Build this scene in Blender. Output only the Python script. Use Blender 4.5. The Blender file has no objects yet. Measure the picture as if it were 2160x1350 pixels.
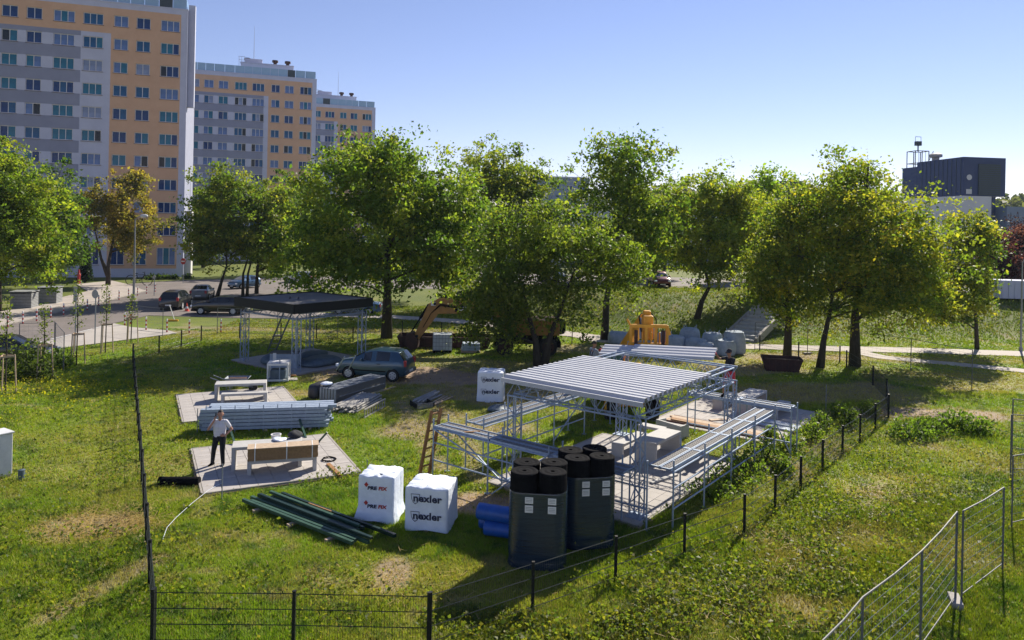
import bpy, math, random
import numpy as np
from mathutils import Vector, Matrix
R = math.radians
scene = bpy.context.scene
COL = scene.collection
# ------------------------------------------------------------------ camera
CAM_H, F_PX, ROLL, HOR = 8.0, 1550.0, 0.02, 478.0
cd = bpy.data.cameras.new('camera')
cam = bpy.data.objects.new('camera', cd); COL.objects.link(cam)
cd.sensor_width = 36.0
cd.lens = 36.0 * F_PX / 2160.0
cd.shift_y = -(675.0 - HOR) / 2160.0
cd.clip_end = 3000.0
cam.matrix_world = Matrix.Translation((0, 0, CAM_H)) @ Matrix.Rotation(R(90), 4, 'X') @ Matrix.Rotation(ROLL, 4, 'Z')
scene.camera = cam
# ------------------------------------------------------------------ sky, sun, exposure
SUN_AZ, SUN_EL = 33.0, 36.0          # degrees to the right of the view direction, above the horizon
world = bpy.data.worlds.new('World'); scene.world = world
world.use_nodes = True
wn = world.node_tree; wn.nodes.clear()
sky = wn.nodes.new('ShaderNodeTexSky'); sky.sky_type = 'NISHITA'; sky.sun_disc = False
sky.sun_elevation = R(SUN_EL); sky.sun_rotation = R(SUN_AZ)
sky.altitude = 150; sky.air_density = 1.0; sky.dust_density = 0.0; sky.ozone_density = 6.0
bg = wn.nodes.new('ShaderNodeBackground'); bg.inputs['Strength'].default_value = 0.067
wo = wn.nodes.new('ShaderNodeOutputWorld')
tint = wn.nodes.new('ShaderNodeMix'); tint.data_type = 'RGBA'; tint.blend_type = 'MULTIPLY'; tint.inputs[0].default_value = 1.0; tint.inputs[7].default_value = (1.38, 1.00, 0.98, 1)
wn.links.new(sky.outputs[0], tint.inputs[6]); wn.links.new(tint.outputs[2], bg.inputs[0]); wn.links.new(bg.outputs[0], wo.inputs[0])
sd = bpy.data.lights.new('sun', 'SUN'); sd.energy = 4.2; sd.angle = R(0.5); sd.color = (1.0, 0.92, 0.78)
sun = bpy.data.objects.new('sun', sd); COL.objects.link(sun)
az = R(SUN_AZ); el = R(SUN_EL)
SUND = Vector((math.sin(az) * math.cos(el), math.cos(az) * math.cos(el), math.sin(el)))
sun.rotation_euler = SUND.to_track_quat('Z', 'Y').to_euler(); sun.location = SUND * 100
vs = scene.view_settings
vs.view_transform = 'Standard'; vs.look = 'None'; vs.gamma = 1.0; vs.use_curve_mapping = False
vs.exposure = 1.0
scene.cycles.max_bounces = 6; scene.cycles.transparent_max_bounces = 8
scene.cycles.sample_clamp_indirect = 6
# ------------------------------------------------------------------ helpers
random.seed(7); rng = np.random.default_rng(7)
_c, _s = math.cos(ROLL), math.sin(ROLL)
def ray(px, py):
    u = (px - 1080) / F_PX; v = (HOR - py) / F_PX
    return u * _c - v * _s, u * _s + v * _c
def G(px, py, z=0.0):
    "place on the level z that the photograph shows at (px, py), in metres"
    dx, dz = ray(px, py); t = (z - CAM_H) / dz
    return dx * t, t
def P(px, py, D):
    dx, dz = ray(px, py); return dx * D, D, CAM_H + dz * D
def lin(r, g, b):
    f = lambda c: (c / 255 / 12.92) if c <= 10 else ((c / 255 + 0.055) / 1.055) ** 2.4
    return (f(r), f(g), f(b))
def smooth(a, b, x):
    t = np.clip((x - a) / (b - a), 0, 1); return t * t * (3 - 2 * t)
_lat = rng.random((256, 256))
def vnoise(x, y, s):
    x = np.asarray(x) * s + 1000.3; y = np.asarray(y) * s + 1000.7
    xi = np.floor(x).astype(int); yi = np.floor(y).astype(int); fx = x - xi; fy = y - yi
    fx = fx * fx * (3 - 2 * fx); fy = fy * fy * (3 - 2 * fy)
    L = lambda a, b: _lat[a % 256, b % 256]
    return (L(xi, yi) * (1 - fx) + L(xi + 1, yi) * fx) * (1 - fy) + (L(xi, yi + 1) * (1 - fx) + L(xi + 1, yi + 1) * fx) * fy
def fbm(x, y, s, o=4):
    a = 0; t = 0; w = 1.0
    for k in range(o):
        a = a + w * vnoise(x, y, s * 2 ** k); t += w; w *= .55
    return a / t
# ------------------------------------------------------------------ materials
def mat(name, c1, c2=None, rough=0.6, metal=0.0, scale=6.0, bump=0.0, bscale=None, coat=0.0, spec=None, detail=5.0, lo=.35, hi=.65, stretch=None):
    m = bpy.data.materials.new(name); m.use_nodes = True
    nt = m.node_tree; b = nt.nodes['Principled BSDF']
    b.inputs['Roughness'].default_value = rough; b.inputs['Metallic'].default_value = metal
    if spec is not None: b.inputs['Specular IOR Level'].default_value = spec
    if coat: b.inputs['Coat Weight'].default_value = coat; b.inputs['Coat Roughness'].default_value = .08
    if c2 is None: c2 = tuple(x * .78 for x in c1)
    tc = nt.nodes.new('ShaderNodeTexCoord'); mp = nt.nodes.new('ShaderNodeMapping')
    if stretch: mp.inputs['Scale'].default_value = stretch
    nt.links.new(tc.outputs['Object'], mp.inputs[0])
    n = nt.nodes.new('ShaderNodeTexNoise'); n.inputs['Scale'].default_value = scale; n.inputs['Detail'].default_value = detail
    n.inputs['Roughness'].default_value = .65
    nt.links.new(mp.outputs[0], n.inputs['Vector'])
    cr = nt.nodes.new('ShaderNodeValToRGB')
    cr.color_ramp.elements[0].position = lo; cr.color_ramp.elements[0].color = (*c2, 1)
    cr.color_ramp.elements[1].position = hi; cr.color_ramp.elements[1].color = (*c1, 1)
    nt.links.new(n.outputs['Fac'], cr.inputs[0]); nt.links.new(cr.outputs[0], b.inputs['Base Color'])
    mr = nt.nodes.new('ShaderNodeMapRange'); mr.inputs['To Min'].default_value = max(0, rough - .1); mr.inputs['To Max'].default_value = min(1, rough + .12)
    nt.links.new(n.outputs['Fac'], mr.inputs[0]); nt.links.new(mr.outputs[0], b.inputs['Roughness'])
    if bump:
        n2 = nt.nodes.new('ShaderNodeTexNoise'); n2.inputs['Scale'].default_value = bscale or scale * 6; n2.inputs['Detail'].default_value = 4
        nt.links.new(mp.outputs[0], n2.inputs['Vector'])
        bp = nt.nodes.new('ShaderNodeBump'); bp.inputs['Strength'].default_value = bump; bp.inputs['Distance'].default_value = .02
        nt.links.new(n2.outputs['Fac'], bp.inputs['Height']); nt.links.new(bp.outputs[0], b.inputs['Normal'])
    return m
def attr_mat(name, rough=.7, transl=0.0, bump=0.0, bscale=20, spec=.3):
    m = bpy.data.materials.new(name); m.use_nodes = True
    nt = m.node_tree; b = nt.nodes['Principled BSDF']; out = nt.nodes['Material Output']
    b.inputs['Roughness'].default_value = rough; b.inputs['Specular IOR Level'].default_value = spec
    a = nt.nodes.new('ShaderNodeAttribute'); a.attribute_name = 'col'
    nt.links.new(a.outputs['Color'], b.inputs['Base Color'])
    if transl:
        t = nt.nodes.new('ShaderNodeBsdfTranslucent'); mx = nt.nodes.new('ShaderNodeMixShader'); mx.inputs[0].default_value = transl
        h = nt.nodes.new('ShaderNodeMix'); h.data_type = 'RGBA'; h.blend_type = 'MULTIPLY'; h.inputs[0].default_value = 1
        nt.links.new(a.outputs['Color'], h.inputs[6]); h.inputs[7].default_value = (1.65, 1.8, .75, 1)
        nt.links.new(h.outputs[2], t.inputs[0])
        nt.links.new(b.outputs[0], mx.inputs[1]); nt.links.new(t.outputs[0], mx.inputs[2]); nt.links.new(mx.outputs[0], out.inputs[0])
    if bump:
        n2 = nt.nodes.new('ShaderNodeTexNoise'); n2.inputs['Scale'].default_value = bscale; n2.inputs['Detail'].default_value = 6
        tc = nt.nodes.new('ShaderNodeTexCoord'); nt.links.new(tc.outputs['Object'], n2.inputs['Vector'])
        bp = nt.nodes.new('ShaderNodeBump'); bp.inputs['Strength'].default_value = bump; bp.inputs['Distance'].default_value = .06
        nt.links.new(n2.outputs['Fac'], bp.inputs['Height']); nt.links.new(bp.outputs[0], b.inputs['Normal'])
    return m
M = {}
M['ground'] = attr_mat('ground_soil_and_grass', .9, 0, .7, 9)
M['blade'] = attr_mat('grass_blade', .6, .35)
M['leaf'] = attr_mat('leaf', .55, .55)
M['bark'] = mat('bark', (.055, .043, .032), (.02, .016, .012), .9, scale=9, bump=.6, stretch=(1, 1, .3))
M['asphalt'] = mat('asphalt', (.19, .162, .15), (.14, .12, .11), .85, scale=.5, bump=.15, bscale=30)
M['apron'] = mat('concrete_apron', (.44, .40, .36), (.35, .32, .29), .8, scale=.6, bump=.1)
M['path'] = mat('path_paving', (.42, .37, .33), (.33, .29, .26), .85, scale=.8, bump=.1)
M['kerb'] = mat('kerb_concrete', (.36, .33, .30), None, .8, scale=3)
M['slab'] = mat('paving_slab', (.42, .39, .37), (.34, .315, .295), .8, scale=1.7, bump=.12, bscale=40)
M['sand'] = mat('pad_bedding_sand', (.34, .25, .17), (.22, .15, .10), .9, scale=5, bump=.4)
M['conc'] = mat('cast_concrete', (.46, .45, .44), (.39, .38, .37), .7, scale=3, bump=.08)
M['galv'] = mat('galvanised_steel', (.35, .42, .53), (.27, .33, .43), .6, .3, scale=7, spec=.3)
M['galvd'] = mat('dull_galvanised_steel', (.27, .30, .34), (.20, .22, .26), .55, .5, scale=7)
M['sheet'] = mat('coated_steel_sheet', (.46, .475, .52), (.42, .435, .48), .7, .0, scale=2, spec=.25)
M['alu'] = mat('aluminium_tread', (.30, .285, .27), (.20, .195, .19), .8, .0, scale=25, lo=.4, hi=.6, spec=.25)
M['black'] = mat('black_plastic', (.010, .010, .012), (.006, .006, .007), .9, scale=14, spec=.06)
M['blackcoat'] = mat('black_powder_coat', (.009, .011, .013), (.006, .007, .008), .6, scale=9, spec=.3)
M['greencoat'] = mat('dark_green_coat', (.010, .020, .018), (.006, .012, .011), .42, scale=9, spec=.5)
M['rubber'] = mat('tyre_rubber', (.018, .018, .018), (.010, .010, .010), .85, scale=9)
M['galvdark'] = mat('backlit_fence_tube', (.13, .14, .15), (.09, .095, .10), .6, .0, scale=7, spec=.35)  # galvanised tube seen against the sun, its shade put into a darker colour
M['white'] = mat('white_paint', (.72, .72, .72), (.62, .62, .62), .5, scale=4)
M['film'] = mat('white_wrap_film', (.76, .82, .92), (.68, .74, .84), .42, scale=3, bump=1.0, bscale=6)
M['navy'] = mat('navy_print', (.012, .022, .075), None, .5)
M['redprint'] = mat('red_print', (.45, .03, .03), None, .5)
M['yellow'] = mat('machine_yellow', (.72, .33, .012), (.58, .25, .010), .5, scale=3, coat=.2)
M['tan'] = mat('faded_machine_yellow', (.40, .20, .045), (.29, .145, .035), .55, scale=3)
M['rust'] = mat('rusty_steel', (.075, .032, .025), (.04, .018, .014), .85, scale=5, bump=.3)
M['glass'] = mat('tinted_car_glass', (.012, .016, .02), None, .06, spec=.8)
M['wood'] = mat('ladder_wood', (.34, .17, .055), (.22, .10, .03), .7, scale=9, stretch=(1, 1, .2))
M['plank'] = mat('plank_wood', (.50, .38, .27), (.38, .28, .19), .75, scale=8)
M['plankred'] = mat('stained_plank_edge', (.12, .04, .03), None, .7)
M['cardboard'] = mat('brown_board', (.30, .18, .085), (.22, .13, .06), .8, scale=12)
M['bluefilm'] = mat('blue_film', (.012, .10, .42), (.008, .07, .32), .4, scale=4, bump=.4, bscale=6)
M['bag'] = mat('woven_bag', (.38, .44, .52), (.28, .34, .42), .75, scale=4, bump=.5, bscale=6)
M['green'] = mat('green_painted_steel', (.040, .095, .060), (.026, .065, .040), .42, scale=5)
M['greend'] = mat('dark_green_painted_steel', (.006, .028, .022), None, .4, scale=5)
M['skin'] = mat('skin', (.42, .22, .15), (.36, .18, .12), .55, scale=12)
M['tskin'] = mat('tanned_skin', (.34, .17, .10), (.28, .13, .08), .55, scale=12)
M['shirt'] = mat('white_shirt', (.62, .62, .68), (.52, .52, .58), .85, scale=3, stretch=(.3, .3, 9))
M['trouser'] = mat('black_trousers', (.010, .012, .018), (.006, .007, .010), .85, scale=6)
M['dark'] = mat('dark_cloth', (.016, .018, .028), (.010, .011, .018), .85, scale=6)
M['greycloth'] = mat('grey_cloth', (.26, .29, .33), (.19, .21, .25), .85, scale=6)
M['redcloth'] = mat('red_cloth', (.50, .03, .05), None, .8)
M['hair'] = mat('dark_hair', (.03, .02, .015), None, .7, scale=20)
M['tarp'] = mat('grey_blue_tarp', (.10, .14, .18), (.06, .09, .12), .55, scale=4, bump=.4, bscale=7)
M['panelgrey'] = mat('grey_panel', (.13, .13, .125), (.10, .10, .095), .7, scale=6)
M['ibc'] = mat('milky_tank', (.48, .52, .58), None, .4, scale=3)
M['purplebag'] = mat('dark_bag', (.02, .02, .03), None, .5, scale=8, bump=.4)
M['roofdark'] = mat('dark_roof_felt', (.035, .037, .042), (.024, .026, .03), .8, scale=2, bump=.1)
M['canopytop'] = mat('canopy_membrane', (.17, .165, .165), (.13, .125, .125), .8, scale=1.5)
M['lampgrey'] = mat('lamp_grey', (.30, .31, .32), None, .5, scale=6)
M['redpaint'] = mat('red_paint', (.42, .035, .03), (.32, .03, .025), .55, scale=8)
M['coneorange'] = mat('cone_red', (.62, .06, .03), None, .5)
# ------------------------------------------------------------------ mesh builder
class MB:
    def __init__(s): s.v = []; s.f = []; s.m = []
    def add(s, vs, fs, mi=0):
        o = len(s.v); s.v += [tuple(p) for p in vs]
        for f in fs: s.f.append(tuple(i + o for i in f)); s.m.append(mi)
        return s
    def box(s, cx, cy, cz, sx, sy, sz, rz=0, mi=0, taper=1.0):
        c, n = math.cos(rz), math.sin(rz); vs = []
        for k, zz in ((1.0, -sz / 2), (taper, sz / 2)):
            for a, b in ((-1, -1), (1, -1), (1, 1), (-1, 1)):
                x, y = a * sx / 2 * k, b * sy / 2 * k
                vs.append((cx + x * c - y * n, cy + x * n + y * c, cz + zz))
        return s.add(vs, [(3, 2, 1, 0), (4, 5, 6, 7), (0, 1, 5, 4), (1, 2, 6, 5), (2, 3, 7, 6), (3, 0, 4, 7)], mi)
    def bar(s, p, q, w, h, mi=0, up=(0, 0, 1)):
        p, q = Vector(p), Vector(q); d = (q - p)
        if d.length < 1e-6: return s
        d.normalize(); u = Vector(up)
        if abs(d.dot(u)) > .98: u = Vector((1, 0, 0))
        a = d.cross(u).normalized(); b = a.cross(d).normalized()
        a *= w / 2; b *= h / 2
        vs = [p - a - b, p + a - b, p + a + b, p - a + b, q - a - b, q + a - b, q + a + b, q - a + b]
        return s.add(vs, [(3, 2, 1, 0), (4, 5, 6, 7), (0, 1, 5, 4), (1, 2, 6, 5), (2, 3, 7, 6), (3, 0, 4, 7)], mi)
    def tube(s, p, q, r, n=6, r2=None, mi=0, caps=True):
        return s.path([p, q], [r, r if r2 is None else r2], n, mi, caps)
    def path(s, pts, rad, n=6, mi=0, caps=True):
        pts = [Vector(p) for p in pts]
        if not hasattr(rad, '__len__'): rad = [rad] * len(pts)
        vs = []; prev = None
        for i, p in enumerate(pts):
            d = (pts[min(i + 1, len(pts) - 1)] - pts[max(i - 1, 0)])
            d = d.normalized() if d.length > 1e-9 else Vector((0, 0, 1))
            if prev is None:
                u = Vector((0, 0, 1)) if abs(d.z) < .95 else Vector((1, 0, 0))
                a = d.cross(u).normalized()
            else:
                a = (prev - d * prev.dot(d)); a = a.normalized() if a.length > 1e-6 else d.orthogonal().normalized()
            prev = a; b = d.cross(a)
            for k in range(n):
                t = 2 * math.pi * k / n
                vs.append(p + (a * math.cos(t) + b * math.sin(t)) * rad[i])
        fs = []
        for i in range(len(pts) - 1):
            for k in range(n):
                k2 = (k + 1) % n; o = i * n
                fs.append((o + k, o + k2, o + n + k2, o + n + k))
        if caps:
            fs.append(tuple(range(n))[::-1]); fs.append(tuple((len(pts) - 1) * n + k for k in range(n)))
        return s.add(vs, fs, mi)
    def lathe(s, prof, n=16, c=(0, 0, 0), mi=0, axis='z'):
        vs = []; fs = []
        for r, z in prof:
            for k in range(n):
                t = 2 * math.pi * k / n; x, y = r * math.cos(t), r * math.sin(t)
                q = (x, y, z) if axis == 'z' else ((z, x, y) if axis == 'x' else (x, z, y))
                vs.append((c[0] + q[0], c[1] + q[1], c[2] + q[2]))
        for i in range(len(prof) - 1):
            for k in range(n):
                k2 = (k + 1) % n
                fs.append((i * n + k, i * n + k2, (i + 1) * n + k2, (i + 1) * n + k))
        fs.append(tuple(range(n))[::-1]); fs.append(tuple((len(prof) - 1) * n + k for k in range(n)))
        return s.add(vs, fs, mi)
    def prism(s, poly, a0, a1, axis='y', mi=0):
        n = len(poly); vs = []
        for a in (a0, a1):
            for x, z in poly:
                vs.append((x, a, z) if axis == 'y' else ((a, x, z) if axis == 'x' else (x, z, a)))
        fs = [tuple(range(n)), tuple(range(2 * n - 1, n - 1, -1))]
        for k in range(n):
            k2 = (k + 1) % n; fs.append((k2, k, n + k, n + k2))
        return s.add(vs, fs, mi)
    def mesh(s, name, mats, smooth=False):
        me = bpy.data.meshes.new(name); me.from_pydata(s.v, [], s.f)
        mats = mats if isinstance(mats, (list, tuple)) else [mats]
        for m_ in mats: me.materials.append(m_)
        if len(mats) > 1: me.polygons.foreach_set('material_index', s.m)
        if smooth: me.polygons.foreach_set('use_smooth', [True] * len(me.polygons))
        me.validate(); me.update()
        return me
    def build(s, name, mats, parent=None, smooth=False, bevel=0, loc=(0, 0, 0), rz=0, fixn=False):
        me = s.mesh(name, mats, smooth)
        if fixn: fixnormals(me)
        return obj(name, me, parent, loc, rz, bevel)
def fixnormals(me):
    import bmesh
    bm = bmesh.new(); bm.from_mesh(me); bmesh.ops.recalc_face_normals(bm, faces=bm.faces); bm.to_mesh(me); bm.free()
def obj(name, me, parent=None, loc=(0, 0, 0), rz=0, bevel=0):
    o = bpy.data.objects.new(name, me); COL.objects.link(o)
    o.location = loc; o.rotation_euler = (0, 0, rz)
    if parent is not None: o.parent = parent
    if bevel:
        b = o.modifiers.new('bevel', 'BEVEL'); b.width = bevel; b.segments = 2; b.limit_method = 'ANGLE'; b.angle_limit = R(40)
    return o
def tag(o, label, cat, group=None, kind=None):
    o['label'] = label; o['category'] = cat
    if group: o['group'] = group
    if kind: o['kind'] = kind
    return o
ORD = 'first second third fourth fifth sixth seventh eighth ninth tenth eleventh twelfth thirteenth fourteenth'.split()
def E(name, label, cat, loc=(0, 0, 0), rz=0, group=None):
    if len(loc) == 2: loc = (loc[0], loc[1], 0)
    return tag(obj(name, None, None, loc, rz), label, cat, group)
def struct(o): o['kind'] = 'structure'; return o
def stuff(o): o['kind'] = 'stuff'; return o
def copy_tree(o, parent=None):
    c = o.copy(); COL.objects.link(c); c.parent = parent
    for ch in o.children: copy_tree(ch, c)
    return c
def quadcloud(name, V, cols, material, parent=None, k=4):
    "V: (n,k,3) polygons, cols: (n,3)"
    n = len(V); me = bpy.data.meshes.new(name)
    me.vertices.add(n * k); me.vertices.foreach_set('co', V.astype(np.float32).ravel())
    me.loops.add(n * k); me.loops.foreach_set('vertex_index', np.arange(n * k, dtype=np.int32))
    me.polygons.add(n); me.polygons.foreach_set('loop_start', np.arange(0, n * k, k, dtype=np.int32))
    me.polygons.foreach_set('loop_total', np.full(n, k, dtype=np.int32))
    a = me.color_attributes.new('col', 'FLOAT_COLOR', 'POINT')
    cc = np.ones((n, k, 4), np.float32); cc[:, :, :3] = cols[:, None, :]
    a.data.foreach_set('color', cc.ravel()); me.materials.append(material); me.update()
    return obj(name, me, parent)
def palette(pal, n, g, spread=1.0):
    pal = np.array(pal); t = g.random(n) * (len(pal) - 1); i = np.minimum(t.astype(int), len(pal) - 2); f = (t - i)[:, None]
    return pal[i] * (1 - f) + pal[i + 1] * f
def text_mesh(body, size, offset=0.0, shear=0.0, xs=1.0):
    cu = bpy.data.curves.new('lettering', 'FONT'); cu.body = body; cu.size = size; cu.offset = offset; cu.shear = shear
    cu.align_x = 'CENTER'; cu.align_y = 'CENTER'; cu.resolution_u = 3; cu.space_character = 1.02
    o = bpy.data.objects.new('lettering', cu); COL.objects.link(o)
    dg = bpy.context.evaluated_depsgraph_get(); me = bpy.data.meshes.new_from_object(o.evaluated_get(dg))
    bpy.data.objects.remove(o); bpy.data.curves.remove(cu)
    for v in me.vertices: v.co.x *= xs
    return me
def lettering(body, size, m_, parent, loc, rz=0, rx=90, offset=0.0, shear=0.0, xs=1.0, name='printed_lettering'):
    me = text_mesh(body, size, offset, shear, xs); me.materials.clear(); me.materials.append(m_)
    o = obj(name, me, parent, loc); o.rotation_euler = (R(rx), 0, rz); return o
# ------------------------------------------------------------------ terrain
def H(x, y):
    x = np.asarray(x, float); y = np.asarray(y, float)
    y0 = 55.0 + np.clip((10 - x) * .62, 0, 13)
    b = 2.4 * smooth(y0, y0 + 11.5, y) * smooth(-9, 3, x)
    hill = 15 * smooth(110, 330, y) * smooth(-30, 60, x) + 6 * smooth(330, 620, y) * smooth(-30, 60, x)
    und = .10 * (fbm(x, y, .16, 3) - .5) * smooth(0, 2, np.abs(y - 30) * 0 + 2)
    flat = smooth(-24, -19, x)          # road side stays level
    return b + hill + und * flat * smooth(52, 48, y)
DIRT = [(930, 795, 5.5, 2.6, 1.0), (1000, 830, 3.5, 2.0, .7), (985, 905, 2.6, 1.6, .75), (1020, 1062, 1.9, .8, .95), (205, 1115, 1.2, .8, .55), (830, 1205, .45, .9, .8),
        (1960, 872, 5.0, 1.1, .95), (1740, 945, 1.2, 1.6, .6), (1650, 985, .9, 1.2, .6), (1640, 750, 4.0, 1.5, .7), (1560, 780, 4, 1.5, .6), (1760, 830, 6, 2.5, .55), (640, 830, 1.6, .7, .6),
        (1230, 735, 3, 1.6, .6), (560, 695, 7, 1.1, .55), (350, 700, 3, 1.1, .6), (1600, 1130, .9, .6, .5), (700, 750, 5, 1.0, .3), (880, 700, 6, 1.2, .55), (1050, 775, 8, 3, .45)]
DW = [(*G(px, py), rx * 1.12, ry * 1.12, s) for px, py, rx, ry, s in DIRT]
for _p, _q in (((905, 835), (985, 930)), ((985, 930), (1010, 1010)), ((845, 850), (930, 985)), ((1010, 840), (1060, 770)), ((330, 1180), (110, 1300))):
    _a, _b = Vector(G(*_p)), Vector(G(*_q))
    for _k in range(12): _c2 = _a.lerp(_b, _k / 11); DW.append((_c2.x, _c2.y, .42, .42, .62))
DRY = [(225, 1110, 1.6, 1.1, 1), (1830, 1040, .9, .6, 1), (1680, 1180, 1.2, .9, .7), (1520, 760, 12, 3, .8), (2080, 800, 8, 4, .8), (1960, 760, 14, 1.6, 1), (330, 1000, 2.2, 3, .5), (250, 900, 2, 4, .4), (2050, 970, 2.2, 2.0, .6),
       (900, 1230, 3.2, 1.2, .55), (1800, 1120, 1.6, 1.2, .7), (1650, 1290, 1.8, .8, .8), (1920, 1010, 1.4, 1.2, .7), (2040, 1180, 1.4, 1.4, .7), (1400, 1230, 1.2, .7, .6), (1450, 1290, 2.0, .9, .45), (870, 860, 4, 2, .5), (520, 710, 12, 2, .5)]
DRW = [(*G(px, py), rx, ry, s) for px, py, rx, ry, s in DRY]
def masks(x, y):
    n = fbm(x, y, .55, 4); d = np.zeros_like(x); dr = np.zeros_like(x)
    for cx, cy, rx, ry, s in DW:
        q = np.sqrt(((x - cx) / rx) ** 2 + ((y - cy) / ry) ** 2) + (n - .5) * 1.5
        d = np.maximum(d, s * smooth(1.15, .55, q))
    for cx, cy, rx, ry, s in DRW:
        q = np.sqrt(((x - cx) / rx) ** 2 + ((y - cy) / ry) ** 2) + (n - .5) * 1.4
        dr = np.maximum(dr, s * smooth(1.3, .3, q))
    dr = np.maximum(dr, .38 * smooth(.52, .70, fbm(x + 31, y - 17, .23, 4)))
    d = np.maximum(d, .4 * smooth(.68, .78, fbm(x - 11, y + 5, .9, 3)))
    return d, dr
LUSH = np.array([.104, .186, .014]); YEL = np.array([.245, .235, .022]); STRAW = np.array([.33, .235, .10]); SOIL = np.array([.30, .215, .150]); DEEP = np.array([.070, .120, .017])
def gcolor(x, y):
    d, dr = masks(x, y); n = fbm(x + 7, y + 3, .35, 4)[:, None]; n2 = fbm(x, y, 2.3, 3)[:, None]
    c = LUSH * (1 - .72 * n) + YEL * .72 * n
    c = c * (1 - smooth(.5, .75, n2)) + DEEP * smooth(.5, .75, n2)
    c = c * (1 - .5 * dr[:, None]) + STRAW * .5 * dr[:, None]
    fld = smooth(.2, 1.2, (x - .45) * .57 - (y - 15.35) * .82 + 0 * x)[:, None] * smooth(34, 26, y)[:, None]      # rank growth beyond the right fence, with corner vignette darkening painted into the colour
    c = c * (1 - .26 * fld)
    far = smooth(62, 52, y)[:, None]
    c = c * far + (1 - far) * (np.array([.070, .105, .020]) * (1 - n * .5) + YEL * .5 * n)
    sm = .75 + .5 * fbm(x, y, 3.1, 3)[:, None]
    c = c * (1 - d[:, None]) + SOIL * sm * d[:, None]
    hill = smooth(130, 200, y)[:, None]
    return c * (1 - hill) + np.array([.05, .075, .02]) * hill
def grid_sheet(name, xs, ys, zf, colf, material):
    X, Y = np.meshgrid(xs, ys); Z = zf(X, Y); V = np.stack([X, Y, Z], -1).reshape(-1, 3)
    nx, ny = len(xs), len(ys); i = np.arange((nx - 1) * (ny - 1)); r, c = i // (nx - 1), i % (nx - 1); o = r * nx + c
    Fq = np.stack([o, o + 1, o + nx + 1, o + nx], -1)
    me = bpy.data.meshes.new(name); me.vertices.add(len(V)); me.vertices.foreach_set('co', V.astype(np.float32).ravel())
    me.loops.add(len(Fq) * 4); me.loops.foreach_set('vertex_index', Fq.astype(np.int32).ravel())
    me.polygons.add(len(Fq)); me.polygons.foreach_set('loop_start', np.arange(0, len(Fq) * 4, 4, dtype=np.int32)); me.polygons.foreach_set('loop_total', np.full(len(Fq), 4, dtype=np.int32))
    me.polygons.foreach_set('use_smooth', np.ones(len(Fq), bool))
    if colf is not None:
        a = me.color_attributes.new('col', 'FLOAT_COLOR', 'POINT'); cc = np.ones((len(V), 4), np.float32); cc[:, :3] = colf(V[:, 0], V[:, 1]); a.data.foreach_set('color', cc.ravel())
    me.materials.append(material); me.update(calc_edges=True)
    return struct(obj(name, me))
def spaced(a, b, s0, fine0, fine1, grow=1.18):
    v = list(np.arange(fine0, fine1 + 1e-6, s0)); s = s0
    while v[-1] < b: s *= grow; v.append(v[-1] + s)
    s = s0
    while v[0] > a: s *= grow; v.insert(0, v[0] - s)
    return np.array(v)
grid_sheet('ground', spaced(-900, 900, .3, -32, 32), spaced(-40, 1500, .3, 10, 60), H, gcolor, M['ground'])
def flat_sheet(name, poly, z, material, kind=True, z0=None):
    m = MB(); n = len(poly)
    m.add([(x, y, z) for x, y in poly], [tuple(range(n))])
    if z0 is not None:
        m.add([(x, y, z) for x, y in poly] + [(x, y, z0) for x, y in poly], [(k, n + k, n + (k + 1) % n, (k + 1) % n) for k in range(n)])
    o = m.build(name, material)
    fixnormals(o.data)
    return struct(o)
def ribbon(name, left, right, z, material, thick=.0):
    m = MB(); n = len(left); vs = []
    for (a, b) in zip(left, right): vs += [(a[0], a[1], z), (b[0], b[1], z)]
    m.add(vs, [(2 * i, 2 * i + 1, 2 * i + 3, 2 * i + 2) for i in range(n - 1)])
    o = m.build(name, material); fixnormals(o.data)
    if o.data.polygons[0].normal.z < 0: o.data.flip_normals()
    return struct(o)
# road runs away from the camera on the left, then opens to the right in front of the tower blocks
flat_sheet('road', [(-36.6, 20), (-29.6, 20), (-29.6, 44), (-30.2, 56), (-30.0, 61.0), (-24.0, 60.6), (-17, 60.8), (-17, 65.5), (-27, 66.5), (-27.6, 78), (-25, 86), (-20, 91), (-8, 92), (-8, 104), (-24, 112), (-44, 97), (-47, 90), (-40.6, 82), (-38.2, 66), (-36.9, 52)], .03, M['asphalt'])
flat_sheet('pavement', [(-41.5, 20), (-36.7, 20), (-37.0, 52), (-38.4, 66), (-40.8, 82), (-47.2, 90), (-51, 94), (-52, 88), (-46, 80), (-42.2, 60)], .08, M['path'], z0=0)
flat_sheet('driveway_apron', [(-29.5, 42.6), (-28.6, 43.6), (-27.2, 45.2), (-25.6, 47.8), (-24.2, 50.2), (-23.4, 51.7), (-24.5, 52.8), (-28.0, 54.2), (-30.1, 55.9)], .045, M['apron'])
kb = MB()
for a, b in (((-36.65, 20), (-36.95, 52)), ((-36.95, 52), (-38.3, 66)), ((-38.3, 66), (-40.7, 82)), ((-29.55, 20), (-29.55, 42))): kb.bar((*a, .05), (*b, .05), .14, .16)
struct(kb.build('road_kerb', M['kerb'], bevel=.01))
lm = MB()
for k in range(5): lm.box(-29.9 - .06 * k, 44 + 2.6 * k, .036, .12, 2.3, .002)
struct(lm.build('road_edge_marking', M['white']))
def along(pts, w, n=8):
    L, Rr = [], []
    for i, p in enumerate(pts):
        a = Vector(pts[max(i - 1, 0)]); b = Vector(pts[min(i + 1, len(pts) - 1)]); d = (b - a).normalized(); nrm = Vector((-d.y, d.x)) * w / 2
        L.append((p[0] + nrm.x, p[1] + nrm.y)); Rr.append((p[0] - nrm.x, p[1] - nrm.y))
    return L, Rr
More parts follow.
